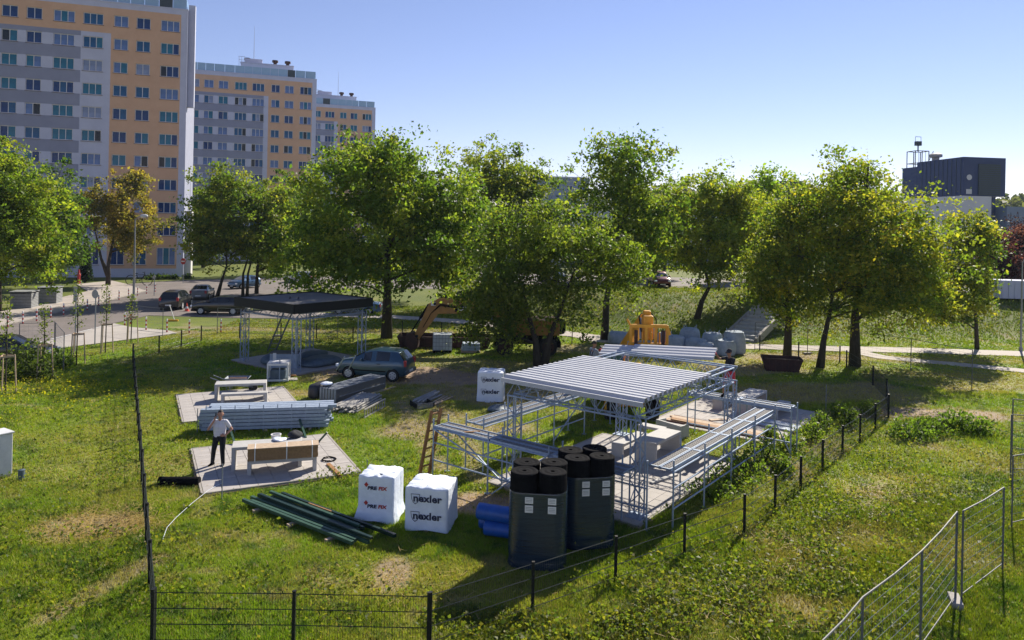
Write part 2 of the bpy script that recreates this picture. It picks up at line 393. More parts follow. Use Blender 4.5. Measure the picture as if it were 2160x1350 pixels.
pp = [G(1250, 716), G(1330, 723), G(1500, 729), G(1700, 735), G(1900, 739), G(2160, 747), (62, 49.5)]
ribbon('footpath', *along([(-17, 64), (-10.3, 63.2), (-5, 61.5), (-1.8, 59.8), (3.2, 56.2), (5.9, 54.0)] + pp, 2.3), .035, M['path'])
ribbon('branch_footpath', *along([G(1800, 741), G(1860, 754), G(1960, 764), G(2080, 775), G(2200, 787), (60, 37)], 1.5), .030, M['path'])
# stairs up the bank
# ------------------------------------------------------------------ paved pads, each slab a piece
def pad(name, o, ang, s0, s1, t0, t1, tile=.5, frame=True):
    r = struct(obj(name, None, None, (o[0], o[1], 0), ang))
    m = MB(); m.box((s0 + s1) / 2, (t0 + t1) / 2, -.02, s1 - s0 + .24, t1 - t0 + .24, .09); m.build('bedding', M['sand'], r)
    nx, ny = round((s1 - s0) / tile), round((t1 - t0) / tile); tx, ty = (s1 - s0) / nx, (t1 - t0) / ny
    mb = MB(); mb.box(0, 0, .025, tx - .012, ty - .012, .05); me = mb.mesh('paving_slab', M['slab'])
    g = random.Random(name)
    for i in range(nx):
        for j in range(ny):
            p = obj('paving_slab', me, r, (s0 + (i + .5) * tx, t0 + (j + .5) * ty, .028 + g.uniform(-.003, .003)), g.uniform(-.004, .004))
            p.rotation_euler = (g.uniform(-.004, .004), g.uniform(-.004, .004), g.uniform(-.004, .004))
    if frame:
        k = MB()
        for a, b in (((s0 - .04, t0 - .04), (s1 + .04, t0 - .04)), ((s0 - .04, t1 + .04), (s1 + .04, t1 + .04)), ((s0 - .04, t0), (s0 - .04, t1)), ((s1 + .04, t0), (s1 + .04, t1))): k.bar((*a, .03), (*b, .03), .06, .10)
        k.build('edging', M['kerb'], r)
    return r
PA = math.atan2(.455, .89)
PO = Vector((3.63, 20.07)); PAV = R(52.5); U = Vector((math.cos(PAV), math.sin(PAV))); W = Vector((-math.sin(PAV), math.cos(PAV)))
def L2(s, t): q = PO + U * s + W * t; return q.x, q.y
pad('paved_pad', (-8.83, 21.4), PA, 0, 4.6, 0, 4.6)
pad('paved_pad', (-12.75, 28.9), PA, 0, 4.6, 0, 5.0)
pad('paved_pad', PO, PAV, -.35, 6.65, -.15, 5.0)
pad('paved_pad', PO, PAV, 9.75, 15.9, -.5, 4.5)
BPO = Vector((-11.3, 38.4))
pad('paved_pad', BPO, PAV, .1, 5.6, -.2, 5.8, .9)
PADS = [((-8.83, 21.4), PA, 0, 4.6, 0, 4.6), ((-12.75, 28.9), PA, 0, 4.6, 0, 5.0), (PO, PAV, -.35, 6.65, -.15, 5.0), (PO, PAV, 9.75, 15.9, -.5, 4.5), (BPO, PAV, .1, 5.6, -.2, 5.8)]
def in_pads(x, y, mgn=.12):
    r = np.zeros(len(x), bool)
    for o, a, s0, s1, t0, t1 in PADS:
        dx, dy = x - o[0], y - o[1]; s = dx * math.cos(a) + dy * math.sin(a); t = -dx * math.sin(a) + dy * math.cos(a)
        r |= (s > s0 - mgn) & (s < s1 + mgn) & (t > t0 - mgn) & (t < t1 + mgn)
    return r
# ------------------------------------------------------------------ tower blocks
M['tan_wall'] = mat('peach_render', (.66, .42, .27), (.60, .37, .235), .85, scale=.6, bump=.05)
M['lgrey_wall'] = mat('light_grey_render', (.54, .56, .68), (.48, .50, .62), .85, scale=.6, bump=.05)
M['dgrey_wall'] = mat('dark_grey_render', (.29, .305, .40), (.255, .27, .36), .85, scale=.6, bump=.05)
M['white_wall'] = mat('white_render', (.55, .54, .54), (.48, .47, .47), .85, scale=.5)
M['upvc'] = mat('white_window_frame', (.66, .66, .68), None, .4)
M['sillm'] = mat('window_sill_tin', (.16, .12, .12), None, .5, .3)
M['panes'] = [mat('window_glass', c, tuple(x * .6 for x in c), .16, scale=.5, spec=.32) for c in ((.006, .045, .18), (.006, .10, .25), (.012, .17, .28), (.13, .22, .46), (.27, .33, .50), (.01, .012, .02))]  # several pane colours, the blue sky reflection painted into them
M['balglass'] = mat('roof_screen_glass', (.30, .44, .56), (.24, .38, .50), .12, scale=.7, spec=.9)
M['darkbox'] = mat('dark_roof_box', (.04, .06, .07), None, .5)
WIN = {}
def win_meshes(w, h, n):
    k = (round(w, 2), round(h, 2), n)
    if k in WIN: return WIN[k]
    f = MB(); t = .09
    f.box(0, 0, t / 2, w, .07, t); f.box(0, 0, h - t / 2, w, .07, t)
    pw = (w - t * (n + 1)) / n
    for i in range(n + 1): f.box(-w / 2 + t / 2 + i * (pw + t), 0, h / 2, t if 0 < i < n else t, .065, h - 2 * t)
    p = MB(); p.box(0, 0, 0, pw, .02, h - 2 * t); s = MB(); s.box(0, -.10, -.03, w + .16, .26, .05)
    xs = [-w / 2 + t + pw / 2 + i * (pw + t) for i in range(n)]
    pm = [p.mesh('pane', m_) for m_ in M['panes']]
    WIN[k] = (f.mesh('frame', M['upvc']), pm, s.mesh('sill', M['sillm']), xs, h / 2)
    return WIN[k]
def place_window(parent, x, z, w, h, n, g, dep=.14):
    fm, pm, sm, xs, hz = win_meshes(w, h, n)
    o = obj('window', fm, parent, (x, dep, z)); obj('sill', sm, o)
    base = g.choice((0, 0, 1, 1, 1, 2, 2, 3, 3, 3, 4))
    for xx in xs: obj('pane', pm[base if g.random() < .72 else g.choice((0, 1, 2, 5))], o, (xx, .01, hz))
    return o
def facade(parent, name, X0, X1, z0, z1, wins, colf, mats, depth, extra_x=(), extra_z=()):
    xs = sorted(set([X0, X1] + [round(v, 3) for w in wins for v in (w[0], w[1])] + list(extra_x)))
    zs = sorted(set([z0, z1] + [round(v, 3) for w in wins for v in (w[2], w[3])] + list(extra_z)))
    m = MB()
    for i in range(len(xs) - 1):
        for j in range(len(zs) - 1):
            cx, cz = (xs[i] + xs[i + 1]) / 2, (zs[j] + zs[j + 1]) / 2
            hole = any(a < cx < b and c < cz < d for a, b, c, d in wins)
            if not hole: m.add([(xs[i], 0, zs[j]), (xs[i + 1], 0, zs[j]), (xs[i + 1], 0, zs[j + 1]), (xs[i], 0, zs[j + 1])], [(0, 1, 2, 3)], colf(cx, cz))
    for a, b, c, d in wins:
        mi = colf((a + b) / 2, (c + d) / 2)
        m.add([(a, 0, c), (b, 0, c), (b, 0, d), (a, 0, d), (a, .2, c), (b, .2, c), (b, .2, d), (a, .2, d)], [(0, 1, 5, 4), (1, 2, 6, 5), (2, 3, 7, 6), (3, 0, 4, 7)], mi)
    # other sides and a dark back behind the windows
    m.add([(X0, 0, z0), (X1, 0, z0), (X1, depth, z0), (X0, depth, z0), (X0, 0, z1), (X1, 0, z1), (X1, depth, z1), (X0, depth, z1)], [(1, 2, 6, 5), (2, 3, 7, 6), (3, 0, 4, 7), (4, 5, 6, 7)], 2)
    m.add([(X0 + .05, .22, z0 + .05), (X1 - .05, .22, z0 + .05), (X1 - .05, .22, z1 - .05), (X0 + .05, .22, z1 - .05)], [(0, 1, 2, 3)], 3)
    return m.build(name, mats, parent)
BR = math.atan2(.319, .948)
def tower(label, corner, X0, cols, rows, rtop, pitch, wh, top, b_grey, b_orange, seed, penthouse, ground_row=True, z0=0.0, antennas=()):
    r = E('tower_block', label, 'apartment block', (corner[0], corner[1], 0), BR, 'tower blocks along the street')
    g = random.Random(seed); wins = []; spec = []
    for (a, b, n) in cols:
        for k in range(rows):
            zt = rtop - pitch * k
            wins.append((a, b, zt - wh, zt)); spec.append((a, b, n, zt - wh, wh))
        if ground_row:
            zt = rtop - pitch * rows; wins.append((a, b, zt - wh - .9, zt)); spec.append((a, b, n, zt - wh - .9, wh + .9))
    zb0 = rtop - pitch + .62       # under the top storey's spandrel
    def colf(x, z):
        if z > rtop + .95 or x > -.85: return 1
        if z < z0 + 1.2: return 1
        if z > zb0 - wh * 0: return 0 if z > rtop - pitch + .02 else 0
        if x > b_orange: return 0
        if x > b_grey: return 1
        zz = (rtop - z) % pitch
        return 1 if zz < wh + .05 else 2
    ez = [rtop + .95, rtop - pitch + .02, zb0, z0 + 1.2]
    facade(r, 'wall', X0, 0, z0, top, wins, colf, [M['tan_wall'], M['lgrey_wall'], M['dgrey_wall'], M['panes'][5]], 12, (b_grey, b_orange, -.85), ez)
    for a, b, n, z, h in spec: place_window(r, (a + b) / 2, z, b - a, h, n, g)
    rf = MB(); rf.box((X0 + 0) / 2, 6, top + .06, -X0 + .1, 12.1, .14); roof = rf.build('roof', M['lgrey_wall'], r)
    x = -.25
    while x > X0 + 1:
        w = g.uniform(1.5, 2.1); m = MB(); dk = g.random() < .14
        m.box(0, 0, .8, w - .06, .06, 1.5); obj('screen_panel', m.mesh('screen_panel', M['darkbox'] if dk else M['balglass']), roof, (x - w / 2, .35 + (0 if not dk else .1), top + .1)); x -= w
    for k in range(5):
        m = MB(); m.box(0, 0, .8, .06, 1.9, 1.5); obj('screen_panel', m.mesh('screen_panel', M['balglass']), roof, (-.25, 1.4 + 2 * k, top + .1))
    if penthouse:
        a, b, h = penthouse
        m = MB(); m.box((a + b) / 2, 5, top + .1 + h / 2, b - a, 5, h); m.box((a + b) / 2, 5, top + .16 + h, b - a + .3, 5.3, .14); m.build('plant_room', M['lgrey_wall'], r)
        for xx in (a + 1.2, b - 3.6, b - 1.1):
            m = MB(); m.lathe([(.35, 0), (.35, .7), (.6, .72), (.6, 1.15)], 10, (xx, 4, top + h + .2)); m.build('vent', M['rust'] if xx > a + 2 else M['darkbox'], roof)
        m = MB(); m.box(a + 2.4, 4.6, top + h + .75, 3.4, 2.4, .9); m.build('lift_head', M['lgrey_wall'], r)
        m = MB()
        for i in range(3): m.tube((a - .4 + .5 * i, 3, top + .2), (a - .4 + .5 * i, 3, top + h + 1.4), .035, 5)
        m.tube((a - .5, 3, top + h + 1.4), (a + .8, 3, top + h + 1.4), .035, 5); m.tube((a - .5, 3, top + h + .7), (a + .8, 3, top + h + .7), .035, 5)
        m.build('railing', M['lampgrey'], r)
    for xx, zz in antennas:
        m = MB(); m.path([(xx, 5, top + .1), (xx, 5, top + zz * .5), (xx, 5, top + zz)], [.07, .05, .02], 5); m.build('antenna', M['lampgrey'], r)
    return r
C1 = [(-25.2, -23.3, 2), (-22.3, -20.46, 2), (-19.5, -17.7, 2), (-16.38, -13.9, 3), (-12.9, -10.5, 3), (-9.2, -7.45, 2), (-6.45, -4.7, 2), (-3.4, -1.02, 3)]
t1 = tower('nearest tall peach and grey tower block on the left', (-46, 103), -34, C1, 10, 35.72, 3.16, 1.53, 37.4, -13.15, -9.55, 3, None)
m = MB(); m.box(.45, 1.4, 31.2, .88, 1.0, 14.4); m.build('end_wall_fin', M['lgrey_wall'], t1)
m = MB(); m.box(.42, 3.2, 4.65, .84, 2.6, 9.3); m.build('end_wall_annex', M['white_wall'], t1)
C2 = [(-36, -34.2, 2), (-33.2, -31.4, 2), (-30.3, -28.4, 2), (-27.6, -25.8, 2)] + [(-24.9, -23.2, 2), (-22.36, -20.6, 2), (-19.7, -17.9, 2), (-16.7, -14.4, 3), (-13.4, -11.08, 3), (-9.76, -8.1, 2), (-7.16, -5.4, 2), (-4.19, -1.85, 3)]
C2 = [(a + .9, b + .9, n) for a, b, n in C2]
tower('middle tower block with roof plant room and tall antenna', (-40.9, 151.7), -38, C2, 10, 35.85, 3.06, 1.58, 37.5, -10.3, -9.4, 5, (-14.8, -4.6, 2.7), antennas=((-12.4, 11.0), (-24, 7.5)))
tower('farthest tower block, its roof just above the maple', (-35.5, 188), -34, [(a, b, n) for a, b, n in C2 if a > -30], 10, 36.0, 3.06, 1.58, 37.6, -10.3, -9.4, 8, (-14.8, -4.6, 2.7), antennas=((-9.0, 9.5),))
# ------------------------------------------------------------------ university hall on the right and buildings behind the trees
M['navywall'] = mat('anthracite_cladding', (.034, .055, .15), (.028, .046, .13), .6, scale=.8, bump=.05)
M['bluewall'] = mat('grey_blue_cladding', (.22, .27, .36), (.19, .235, .32), .7, scale=.8)
M['palewall'] = mat('pale_render', (.66, .66, .68), (.58, .58, .60), .85, scale=.4)
hc = P(2033, 330, 108); hr = E('university_hall', 'dark flat roofed hall with white lower wall at right', 'hall', (hc[0], hc[1], 0), R(8))
def hbox(name, x0, x1, y0, y1, z0, z1, mt, **k):
    q = MB(); q.box((x0 + x1) / 2, (y0 + y1) / 2, (z0 + z1) / 2, x1 - x0, y1 - y0, z1 - z0); return q.build(name, mt, hr, **k)
up = hbox('upper_storey', -.0, 6.9, 0, 10, 13.9, 19.6, M['navywall'])
hbox('upper_storey', -.02, 6.9, 10, 13.5, 13.9, 18.9, M['navywall'])
q = MB(); q.box(4.2, -.08, 16.3, 3.6, .12, 4.6); pn = q.build('louvre_panel', M['darkbox'], hr)
for k in range(16): obj('slat', (lambda b: (b.box(0, 0, 0, 3.5, .05, .05), b)[1])(MB()).mesh('slat', M['navywall']), pn, (4.2, -.16, 14.0 + .31 * k))
for k in range(10): q = MB(); q.box(-.03, .5 + .92 * k, 16.75, .05, .04, 5.6); q.build('cladding_joint', M['darkbox'], up)
hbox('lower_wall', -.4, 4.4, -.3, 16, 2.2, 13.85, M['palewall'])
hbox('recess_wall', 4.4, 6.2, 1.0, 14, 2.2, 13.85, M['navywall'])
hbox('side_wing', 6.2, 24, -1.2, 12, 2.2, 12.4, M['bluewall'])
for k in range(12): q = MB(); q.box(6.8 + 1.2 * k, -1.22, 6.9, .04, .05, 9.3); q.build('cladding_joint', M['darkbox'], hr)
q = MB(); q.box(.9, -.05, 14.5, .9, .06, .7); q.build('wall_emblem', M['palewall'], hr); q = MB(); q.lathe([(.42, 0), (.42, .05)], 12, (.95, -.04, 16.6), axis='y'); q.build('wall_emblem', M['palewall'], hr)
q = MB()
for x, y in ((.4, 11), (2.8, 11), (.4, 13), (2.8, 13), (1.6, 11), (1.6, 13)): q.tube((x, y, 18.8), (x, y, 21.6), .07, 5)
for z in (19.6, 21.6):
    for a, b in (((.4, 11), (2.8, 11)), ((.4, 13), (2.8, 13)), ((.4, 11), (.4, 13)), ((2.8, 11), (2.8, 13))): q.tube((*a, z), (*b, z), .06, 5)
for k in range(5): q.tube((.4 + .6 * k, 11, 19.6), (.4 + .6 * k, 11, 21.6), .035, 4)
q.tube((2.8, 11, 20), (3.6, 11, 21.6), .06, 5); q.build('roof_platform', M['blackcoat'], hr)
q = MB(); q.tube((1.6, 12, 21.6), (1.6, 12, 22.6), .1, 6); q.box(1.6, 12, 22.9, .9, .6, .7); q.tube((1.1, 12, 23.2), (1.1, 12, 24), .04, 4); q.tube((2.1, 12, 23.2), (2.1, 12, 24), .04, 4); q.tube((1.1, 12, 24), (2.1, 12, 24), .04, 4); q.build('weather_station', M['darkbox'], hr)
q = MB(); q.lathe([(.5, 0), (.55, .5), (.95, .6), (.95, 1.0), (.6, 1.2)], 12, (.9, 7, 19.6)); q.build('roof_ventilator', M['lampgrey'], hr)
def simple_building(label, cat, c, rz, w, d, h, mt, rows, cols, g_, z0=2.3, wh=1.3, ww=1.6, roofm=None, gable=0, stripes=False):
    r = E('building' if not gable else 'house', label, cat, (c[0], c[1], z0), rz); g = random.Random(label)
    wins = []; sp = w / cols
    for i in range(cols):
        for j in range(rows):
            z = 1.0 + j * (h - .6) / rows; x = -w / 2 + (i + .5) * sp; wins.append((x - ww / 2, x + ww / 2, z, z + wh))
    facade(r, 'wall', -w / 2, w / 2, 0, h, wins, lambda x, z: 0, [mt, mt, mt, M['panes'][5]], d)
    for a, b, z, zt in wins: place_window(r, (a + b) / 2, z, ww, wh, 2, g)
    q = MB()
    if gable:
        q.prism([(-.4, h - .1), (d / 2, h + gable), (d + .4, h - .1), (d + .4, h + .15), (d / 2, h + gable + .28), (-.4, h + .15)], -w / 2 - .4, w / 2 + .4, 'x')
        q.add([(-w / 2, 0, h), (-w / 2, d, h), (-w / 2, d / 2, h + gable)], [(0, 1, 2)]); q.add([(w / 2, 0, h), (w / 2, d, h), (w / 2, d / 2, h + gable)], [(0, 2, 1)])
    else: q.box(0, d / 2, h + .15, w + .3, d + .3, .3)
    rf = q.build('roof', roofm or M['darkbox'], r, fixn=True)
    if gable: q = MB(); q.box(w * .2, d * .5, h + gable + .5, .7, .7, 1.4); q.build('chimney', M['rust'], rf)
    return r
simple_building('long white two storey block behind the central trees', 'building', (22, 112), R(4), 46, 14, 8.0, M['palewall'], 2, 14, 1, roofm=M['lgrey_wall'])
simple_building('low pale block with blue door bays behind the forked tree', 'building', (-2, 120), R(12), 26, 12, 9.5, M['palewall'], 3, 8, 2, z0=1.5, roofm=M['lgrey_wall'])
simple_building('far grey block between the two tall central trees', 'building', (9.5, 185), R(10), 20, 12, 18.6, M['bluewall'], 5, 6, 3, z0=2, roofm=M['lgrey_wall'])
simple_building('far grey house with steep dark gable roof', 'house', (78, 215), R(-20), 14, 11, 8.5, M['lgrey_wall'], 2, 4, 4, z0=9.5, gable=5, roofm=M['roofdark'])
simple_building('far pale house left of the steep gabled one', 'house', (62, 205), R(12), 11, 10, 6.5, M['palewall'], 2, 3, 5, z0=9, gable=2.4, roofm=M['roofdark'])
simple_building('small far house beyond the dark hall', 'house', (165, 230), R(-10), 15, 10, 6, M['white_wall'], 2, 4, 6, z0=9, gable=2.2, roofm=M['roofdark'])
# ------------------------------------------------------------------ trees
def leaf_quads(C, size, g, up=.35, aspect=.62, vary=.45):
    n = len(C); d = g.normal(size=(n, 3)); d[:, 2] += up * g.random(n); d /= np.linalg.norm(d, axis=1)[:, None]
    a = g.normal(size=(n, 3)); a -= d * (a * d).sum(1)[:, None]; a /= np.linalg.norm(a, axis=1)[:, None]; b = np.cross(d, a)
    L = size * (1 + vary * g.normal(size=n)).clip(.45, 1.9); a *= L[:, None] * .5; b *= (L * aspect)[:, None] * .5
    fold = d * (L * .16)[:, None]
    return np.stack([C - a, C + b + fold, C + a, C - b + fold], 1)
GREEN = [(.052, .088, .016), (.092, .138, .020), (.145, .182, .026), (.225, .228, .030)]
OLIVE = [(.056, .086, .016), (.096, .130, .020), (.160, .176, .026), (.245, .220, .032)]
GOLD = [(.066, .100, .016), (.120, .158, .020), (.205, .215, .026), (.31, .255, .030)]
BROWN = [(.085, .080, .024), (.140, .118, .030), (.205, .155, .036), (.27, .18, .038)]
PURPLE = [(.016, .008, .014), (.038, .012, .022), (.075, .020, .034), (.14, .05, .06)]
PALE = [(.05, .075, .02), (.085, .115, .03), (.13, .15, .045), (.17, .17, .05)]
DARK = [(.032, .058, .014), (.052, .088, .018), (.085, .125, .022)]
def tree(name, label, base, lobes, nclu, nleaf, lsize, pal, trunks=None, r0=.22, seed=1, clu=.46, droop=0., group=None, gap=.38, cat='tree', limbs=26):
    g = np.random.default_rng(seed); gr = random.Random(seed)
    bz = float(H(base[0], base[1])) if len(base) < 3 else base[2]
    r = E(name, label, cat, (base[0], base[1], bz), 0, group)
    vol = np.array([l[3] * l[4] * l[5] for l in lobes]); cnt = (nclu * 1.5 * vol / vol.sum()).astype(int) + 3
    cs = []
    for l, k in zip(lobes, cnt):
        d = g.normal(size=(k, 3)); d /= np.linalg.norm(d, axis=1)[:, None]; rr = g.random(k) ** .42
        q = d * rr[:, None] * np.array(l[3:6]) * (1 + .16 * g.normal(size=k))[:, None] + np.array(l[0:3]); cs.append(q)
    cs = np.concatenate(cs); nz = vnoise(cs[:, 0] + cs[:, 2] * .7 + seed * 9, cs[:, 1] + cs[:, 2] * .6, .62)
    cs = cs[nz > gap * g.random(len(cs)) ** .3 * 1.0]; cs = cs[cs[:, 2] > .35]
    cs = cs[g.permutation(len(cs))[:nclu]]
    n = len(cs); nleaf *= 1.45; lsize *= .80; k = (nleaf * (.5 + g.random(n))).astype(int); idx = np.repeat(np.arange(n), k)
    off = g.normal(size=(len(idx), 3)) * clu * np.array([1, 1, .62]) * (.55 + .7 * g.random(n))[idx][:, None]
    C = cs[idx] + off
    if droop: C[:, 2] -= droop * np.maximum(0, np.hypot(off[:, 0], off[:, 1]))
    ok = C[:, 2] > .12; C = C[ok]; idx = idx[ok]
    cc = 1.22 * np.array([.93, 1.0, 1.0]) * palette(pal, n, g)[idx] * (.72 + .56 * g.random((len(C), 1))); cc[:, 0] *= .9 + .25 * g.random(len(C))
    quadcloud('crown', leaf_quads(C, lsize, g), cc, M['leaf'], r)
    # trunk, limbs and twigs
    m = MB(); top = max(l[2] + l[5] * .55 for l in lobes)
    if not trunks: trunks = [[(0, 0, -.2), (.1 * gr.uniform(-1, 1), .1, top * .25), (lobes[0][0] * .35 + .2 * gr.uniform(-1, 1), lobes[0][1] * .35, top * .6), (lobes[0][0] * .7, lobes[0][1] * .7, top)]]
    spine = []
    for t in trunks:
        nn = len(t); m.path(t, [r0 * (1.25 if i == 0 else 1) * (1 - .82 * i / (nn - 1)) for i in range(nn)], 9)
        for i in range(nn - 1):
            for f in (.15, .4, .65, .9): spine.append((Vector(t[i]).lerp(Vector(t[i + 1]), f), r0 * (1 - .8 * (i + f) / (nn - 1))))
    lowest = min(l[2] - l[5] for l in lobes); sp = [s for s in spine if s[0].z > max(lowest * .55, top * .12)] or spine
    heads = []
    for i in range(min(limbs, n)):
        e = Vector(cs[i]); cand = [s for s in sp if s[0].z < e.z - .1 * (e - s[0]).length] or sp[:3]
        s = min(cand, key=lambda s_: (s_[0] - e).length + .25 * abs(s_[0].z - e.z)); mid = s[0].lerp(e, .5) + Vector((gr.uniform(-.25, .25), gr.uniform(-.25, .25), .12 * (e - s[0]).length))
        rr = max(.028, min(s[1] * .55, .05 + .012 * (e - s[0]).length)); m.path([s[0], mid, e], [rr, rr * .6, .015], 5, caps=False); heads.append((mid, rr * .5)); heads.append((e, .02))
    for i in range(limbs, min(n, limbs * 6)):
        e = Vector(cs[i]); s = min(heads, key=lambda s_: (s_[0] - e).length); m.path([s[0], s[0].lerp(e, .5) + Vector((0, 0, .08)), e], [min(.024, s[1]), .014, .007], 3, caps=False)
    m.build('trunk', M['bark'], r, smooth=True)
    return r
def at(px, py): return G(px, py)
# central row
b = at(815, 714)
tree('maple_tree', 'largest broad maple behind the black canopy', b, [(-.3, 0, 8.0, 7.0, 6.0, 5.5), (-4.2, -.5, 5.6, 3.8, 4, 3.3), (4.0, 0, 5.8, 3.7, 4, 3.4), (0, 0, 11.8, 4.3, 3.8, 2.9), (-2.8, .3, 10.6, 3.6, 3.4, 2.8), (4.0, .3, 9.4, 2.8, 2.8, 2.8)], 1200, 40, .27, GREEN, r0=.36, seed=11, clu=.48, limbs=44)
b = at(1140, 775)
tree('weeping_tree', 'low drooping tree with a forked double trunk', b, [(-2.2, 0, 5.2, 2.5, 2.6, 3.2), (-3.7, .2, 3.4, 1.2, 1.6, 2.2), (-.2, 0, 7.4, 2.8, 2.6, 2.4), (3.0, .2, 6.4, 2.5, 2.6, 2.2), (5.0, .2, 5.6, 1.3, 1.6, 1.7), (1.0, 0, 4.2, 1.2, 1.4, 1.4), (-1.6, .2, 2.6, 1.3, 1.5, 1.4), (2.4, .3, 8.0, 1.2, 1.4, 1.0), (-2.8, .2, 8.2, 1.5, 1.4, 1.3), (.6, .2, 9.4, 1.4, 1.4, 1.1), (2.2, .2, 3.2, .8, .9, 1.5)], 430, 50, .21, [(.045, .07, .014), (.075, .11, .018), (.12, .145, .022), (.18, .20, .03)],
     trunks=[[(-.12, 0, -.2), (-.3, 0, 1.5), (-.75, .1, 3.0), (-1.4, .2, 5.6)], [(.16, 0, -.2), (.45, 0, 1.6), (1.1, 0, 3.4), (1.9, .2, 5.8)]], r0=.24, seed=12, clu=.42, droop=.7, limbs=30, gap=.55)
b = at(1275, 717)
tree('maple_tree', 'tall open maple with bare lower trunk behind the yellow machine', b, [(1.0, 0, 11.0, 3.9, 3.6, 3.6), (-1.2, 0, 8.4, 2.4, 2.6, 2.6), (3.0, 0, 8.0, 2.6, 2.6, 2.8), (1.0, 0, 13.2, 2.6, 2.4, 1.7), (.8, 0, 6.2, 3.0, 2.6, 1.9), (2.6, 0, 5.0, 1.8, 1.8, 1.5)], 320, 46, .27, GREEN, r0=.27, seed=13, clu=.5, gap=.55, trunks=[[(0, 0, -.2), (.1, 0, 3), (.7, 0, 6.5), (1.1, 0, 12.5)]], limbs=30)
b = at(1482, 694)
tree('maple_tree', 'round maple with crooked trunk behind the bulk bags', b, [(.6, 0, 7.8, 4.0, 3.4, 4.0), (-1.0, 0, 9.6, 2.6, 2.4, 2.3), (2.4, 0, 9.4, 2.5, 2.3, 2.3), (.6, 0, 4.8, 3.2, 2.8, 2.3), (-2.6, 0, 6.2, 2.0, 1.8, 2.4), (3.6, 0, 5.8, 2.0, 1.8, 2.4)], 430, 46, .28, GREEN[1:] + [(.28, .27, .03)], r0=.24, seed=14, trunks=[[(-.5, 0, -.2), (-.1, 0, 1.4), (.5, 0, 2.6), (.1, 0, 4), (.5, 0, 9.5)]])
b = at(1660, 760)
tree('ash_tree', 'leftmost of the three trees right of the pavilion', b, [(.1, .5, 7.3, 2.6, 2.6, 2.9), (-1.3, .4, 5.4, 2.0, 2, 2.4), (1.0, .6, 9.6, 1.6, 1.7, 1.9), (.2, .4, 3.9, 2.1, 2, 1.6)], 230, 48, .22, OLIVE, r0=.24, seed=15)
b = at(1738, 775)
tree('ash_tree', 'yellowing tree with pale leaning trunk right of the pavilion', b, [(.8, .3, 7.2, 4.4, 3.4, 3.6), (2.4, .3, 5.0, 3.0, 2.8, 2.8), (-.6, .2, 4.2, 2.4, 2.2, 1.9), (.4, .2, 9.8, 2.6, 2.4, 1.9), (-2.2, .2, 6.6, 2.0, 2, 2.4), (3.2, .2, 3.9, 2.0, 2, 1.6)], 430, 50, .20, GOLD, r0=.22, seed=16, trunks=[[(-.25, 0, -.2), (-.05, 0, 1.6), (.35, 0, 3.6), (.9, .1, 9)]], clu=.5)
b = at(1803, 772)
tree('maple_tree', 'tallest golden maple right of the pavilion', b, [(1.4, 1.2, 8.0, 4.2, 3.4, 4.2), (4.0, 1.4, 8.2, 2.6, 2.6, 3.6), (4.2, 1.2, 4.4, 2.2, 2.0, 2.2), (5.4, 1.0, 6.6, 2.2, 2.2, 2.8), (.6, 1.6, 11.2, 2.4, 2.4, 2.0), (2.6, 1.0, 4.9, 2.8, 2.6, 2.2), (-1.2, 1.6, 10.8, 2.0, 2, 1.6)], 420, 48, .24, GOLD[:3] + [(.32, .27, .03)], r0=.30, seed=17)
b = at(2061, 737)
tree('maple_tree', 'small slim tree at the foot of the right bank', b, [(-1.6, 0, 5.6, 2.3, 2.2, 3.6), (-.4, 0, 8.0, 1.7, 1.7, 1.8), (-2.4, 0, 3.4, 1.7, 1.7, 1.6), (.2, 0, 4.6, 1.0, 1.2, 2.2)], 190, 48, .25, OLIVE[:2] + [(.21, .20, .03), (.32, .27, .03)], r0=.14, seed=18)
# trees behind the row
tree('maple_tree', 'dense green tree between the big maple and the forked tree', (-1.0, 73), [(0, 0, 8, 5.2, 4, 5.4), (-1.5, 0, 11.5, 3.0, 2.6, 2.6), (2.4, 0, 10.4, 3.0, 2.4, 2.6), (.4, 0, 4.4, 4.8, 3.4, 3), (4.0, 0, 8.0, 2.4, 2.2, 3.0)], 430, 46, .32, OLIVE[:3] + [(.24, .23, .03)], r0=.25, seed=19)
tree('birch_tree', 'thin leafed tree top peeking above the big maple', (-4.0, 80), [(0, 0, 14.2, 2.0, 2, 3.0), (-.6, 0, 10.5, 2.4, 2.2, 3)], 70, 34, .30, OLIVE, r0=.16, seed=20, gap=.6)
tree('maple_tree', 'green tree filling the gap behind the bulk bags', (9.5, 78, 2.3), [(0, 0, 4.6, 3.8, 3, 2.6), (2, 0, 5.4, 2.4, 2.4, 2)], 170, 44, .32, OLIVE[:3], r0=.18, seed=21)
tree('maple_tree', 'sunlit tree behind the leftmost right hand tree', (22.8, 66, 1.8), [(0, 0, 6.2, 3.3, 2.8, 4.0), (.6, 0, 9.8, 2.2, 2.0, 2.2), (2.0, 0, 4.6, 2.4, 2.2, 2.6), (-2.2, 0, 7.6, 1.8, 1.8, 2.2)], 300, 46, .30, [(.10, .16, .02), (.18, .23, .03), (.28, .29, .03)], r0=.18, seed=22)
tree('maple_tree', 'dark green tree behind the crooked trunk', (17.5, 84, 2.3), [(0, 0, 5.4, 3.6, 3, 3.6), (1.5, 0, 7.6, 2.2, 2.2, 2.2)], 190, 44, .34, OLIVE[:3], r0=.18, seed=41)
tree('maple_tree', 'dark tree filling the gap above the bank stairs', (27.5, 82, 2.3), [(0, 0, 5.2, 3.4, 3, 3.6), (-1.8, 0, 7.2, 2.2, 2.2, 2.4), (2.4, 0, 4.6, 2.6, 2.4, 2.6)], 220, 44, .34, OLIVE[:3], r0=.18, seed=42)
